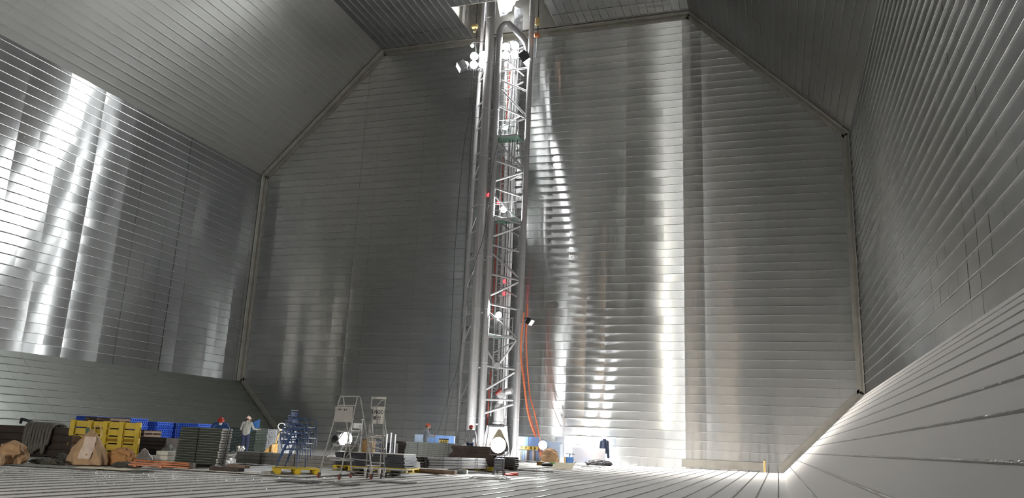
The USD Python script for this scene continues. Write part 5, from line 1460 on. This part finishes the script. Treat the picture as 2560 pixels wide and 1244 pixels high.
tag(MB().tube(pts, 0.018, 6).build('garden_hose', 'green_hose', None, 60), 'bright green hose coiled around the flat black bag', 'hose')
q_ = gp(1424, 1158, 0.03)
t = thing('blue_toolbox', 'small blue box with a T handle beside a cardboard flap, left of the bulkhead lamps', 'box', (q_[0], q_[1], ZB), 0.3)
MB().rbox((0, 0, 0.18), (0.4, 0.3, 0.36), 0.02).build('body', 'tool_blue', t)
MB().rbox((-0.26, -0.04, 0.18), (0.08, 0.3, 0.36), 0.01).build('flap', 'cardboard', t)
MB().tube([(0.0, 0, 0.36), (0.0, 0, 0.50)], 0.03, 8).build('stem', 'tool_blue', t)
MB().tube([(-0.22, 0, 0.52), (0.25, 0, 0.50)], 0.022, 8).build('handle', 'dark_metal', t)
for k, (px_, lab) in enumerate(((1447, 'left of the two floodlights turned close against the far bulkhead'), (1487, 'right of the two floodlights turned close against the far bulkhead'))):
    c_ = at(px_, 1134, 45.25)
    flood('bulkhead_light', c_, (0.0, 1.0, 0.35), 0.5, 0.42, 'lamp_bulkhead', lab, stand=ZB)
a_, b_ = at(1428, 1140, 44.3), at(1511, 1140, 44.3)
t = thing('white_sheet', 'low white panel standing on edge before the bulkhead floodlights', 'panel', ((a_[0] + b_[0]) / 2, 44.3, ZB))
MB().rbox((0.05, 0, 0.44), (b_[0] - a_[0], 0.012, 0.82), 0.003).build('sheet', 'sheeting', t)
for s_ in (-0.7, 0.7):
    MB().rbox((s_, 0.1, 0.03), (0.06, 0.5, 0.06), 0.01).build('foot', 'dark_metal', t)
heap('dark_tarpaulin', 1497, 1162, (1.5, 0.6, 0.3), 77, 'strap', 'dark tarpaulin heaped on the floor below the hanging jacket', 'tarpaulin', amp=0.4, freq=2.2)
p_ = at(1510, 1160, 44.9)
t = thing('coat_stand', 'slim dark stand holding the blue jacket by the bulkhead floodlights', 'stand', (p_[0], p_[1], ZB))
MB().tube([(0, 0, 0.0), (0, 0, 1.32)], 0.025, 8).build('pole', 'dark_metal', t)
MB().rbox((0, 0, 0.02), (0.4, 0.4, 0.04), 0.01).build('base', 'dark_metal', t)
MB().tube([(-0.16, -0.02, 1.27), (0, -0.02, 1.33), (0.16, -0.02, 1.27)], 0.018, 8).build('hanger', 'dark_metal', t)
t = thing('hanging_jacket', 'dark blue jacket hung on the slim stand by the bulkhead floodlights', 'jacket', (p_[0], p_[1] - 0.02, ZB))
obj('jacket', organic([((0, 0, 1.27), (0, 0, 0.72), 0.13, 0.19), ((-0.16, 0, 1.22), (-0.24, -0.03, 0.66), 0.09, 0.07), ((0.16, 0, 1.22), (0.24, 0, 0.40), 0.09, 0.075), ((0, 0, 1.27), (-0.14, 0, 1.22), 0.09, 0.075), ((0, 0, 1.27), (0.14, 0, 1.22), 0.09, 0.075)], 0.03, 6), 'denim', t, True)
obj('collar', organic([((-0.07, -0.03, 1.35), (0.07, -0.03, 1.35), 0.035, 0.035)], 0.02, 3), 'denim', t, True)
# debris strips
for k, (px_, py_, L_, m_, lab) in enumerate(((1448, 1162, 1.0, 'grey_plank', 'thin grey strip on the floor before the bulkhead floodlights'), (1478, 1166, 0.9, 'profile', 'thin bright strip on the floor before the low white panel'), (1330, 1176, 1.6, 'grey_plank', 'thin grey strip on the floor left of the cream cardboard'))):
    q_ = gp(px_, py_, 0.03)
    t = thing('floor_strip', lab, 'strip', (q_[0], q_[1], ZB), 0.1)
    MB().rbox((0, 0, 0.015), (L_, 0.16, 0.03), 0.005).build('strip', m_, t)
# white film on the floor between tower and lamps
for k, (x_, y_, sx_, sy_, lab) in enumerate(((-12.2, 40.6, 3.2, 2.2, 'pale board on the floor before the striped barrier'), (-10.2, 42.9, 3.0, 1.8, 'pale board on the floor before the bulkhead floodlights'), (-11.2, 37.8, 3.0, 2.4, 'pale board on the floor left of the cream cardboard'))):
    pass
# warm work light behind the camera, seen only as reflections
flood('rear_light', (-12.0, -1.6, 1.45), (0.0, 1.0, 0.1), 0.5, 0.42, 'lamp_rear', 'warm work light on a tripod at the rear bulkhead', stand=ZB, hood=0.32)
flood('rear_light', (-18.6, -1.6, 1.3), (0.0, 1.0, 0.1), 0.42, 0.36, 'lamp_amber', 'amber work light on a tripod at the rear, nearer the left side', stand=ZB, hood=0.3)
flood('rear_light', (-4.6, -2.0, 1.3), (-0.1, 1.0, 0.1), 0.3, 0.28, 'lamp_amber', 'small amber work light on a tripod at the rear, nearer the right side', stand=ZB, hood=0.3)
c_ = at(1262, 1120, 40.2)
flood('work_light', c_, (-0.9, 0.6, 0.3), 0.4, 0.36, 'lamp_work', 'work light at the tower foot turned up to the pump and pipes', stand=ZB)
flood('rear_light', (-8.6, -1.6, 1.3), (-0.05, 1.0, 0.1), 0.6, 0.5, 'lamp_rear_dim', 'dim wide work light on a tripod at the rear, right of the warm one', stand=ZB, hood=0.36)
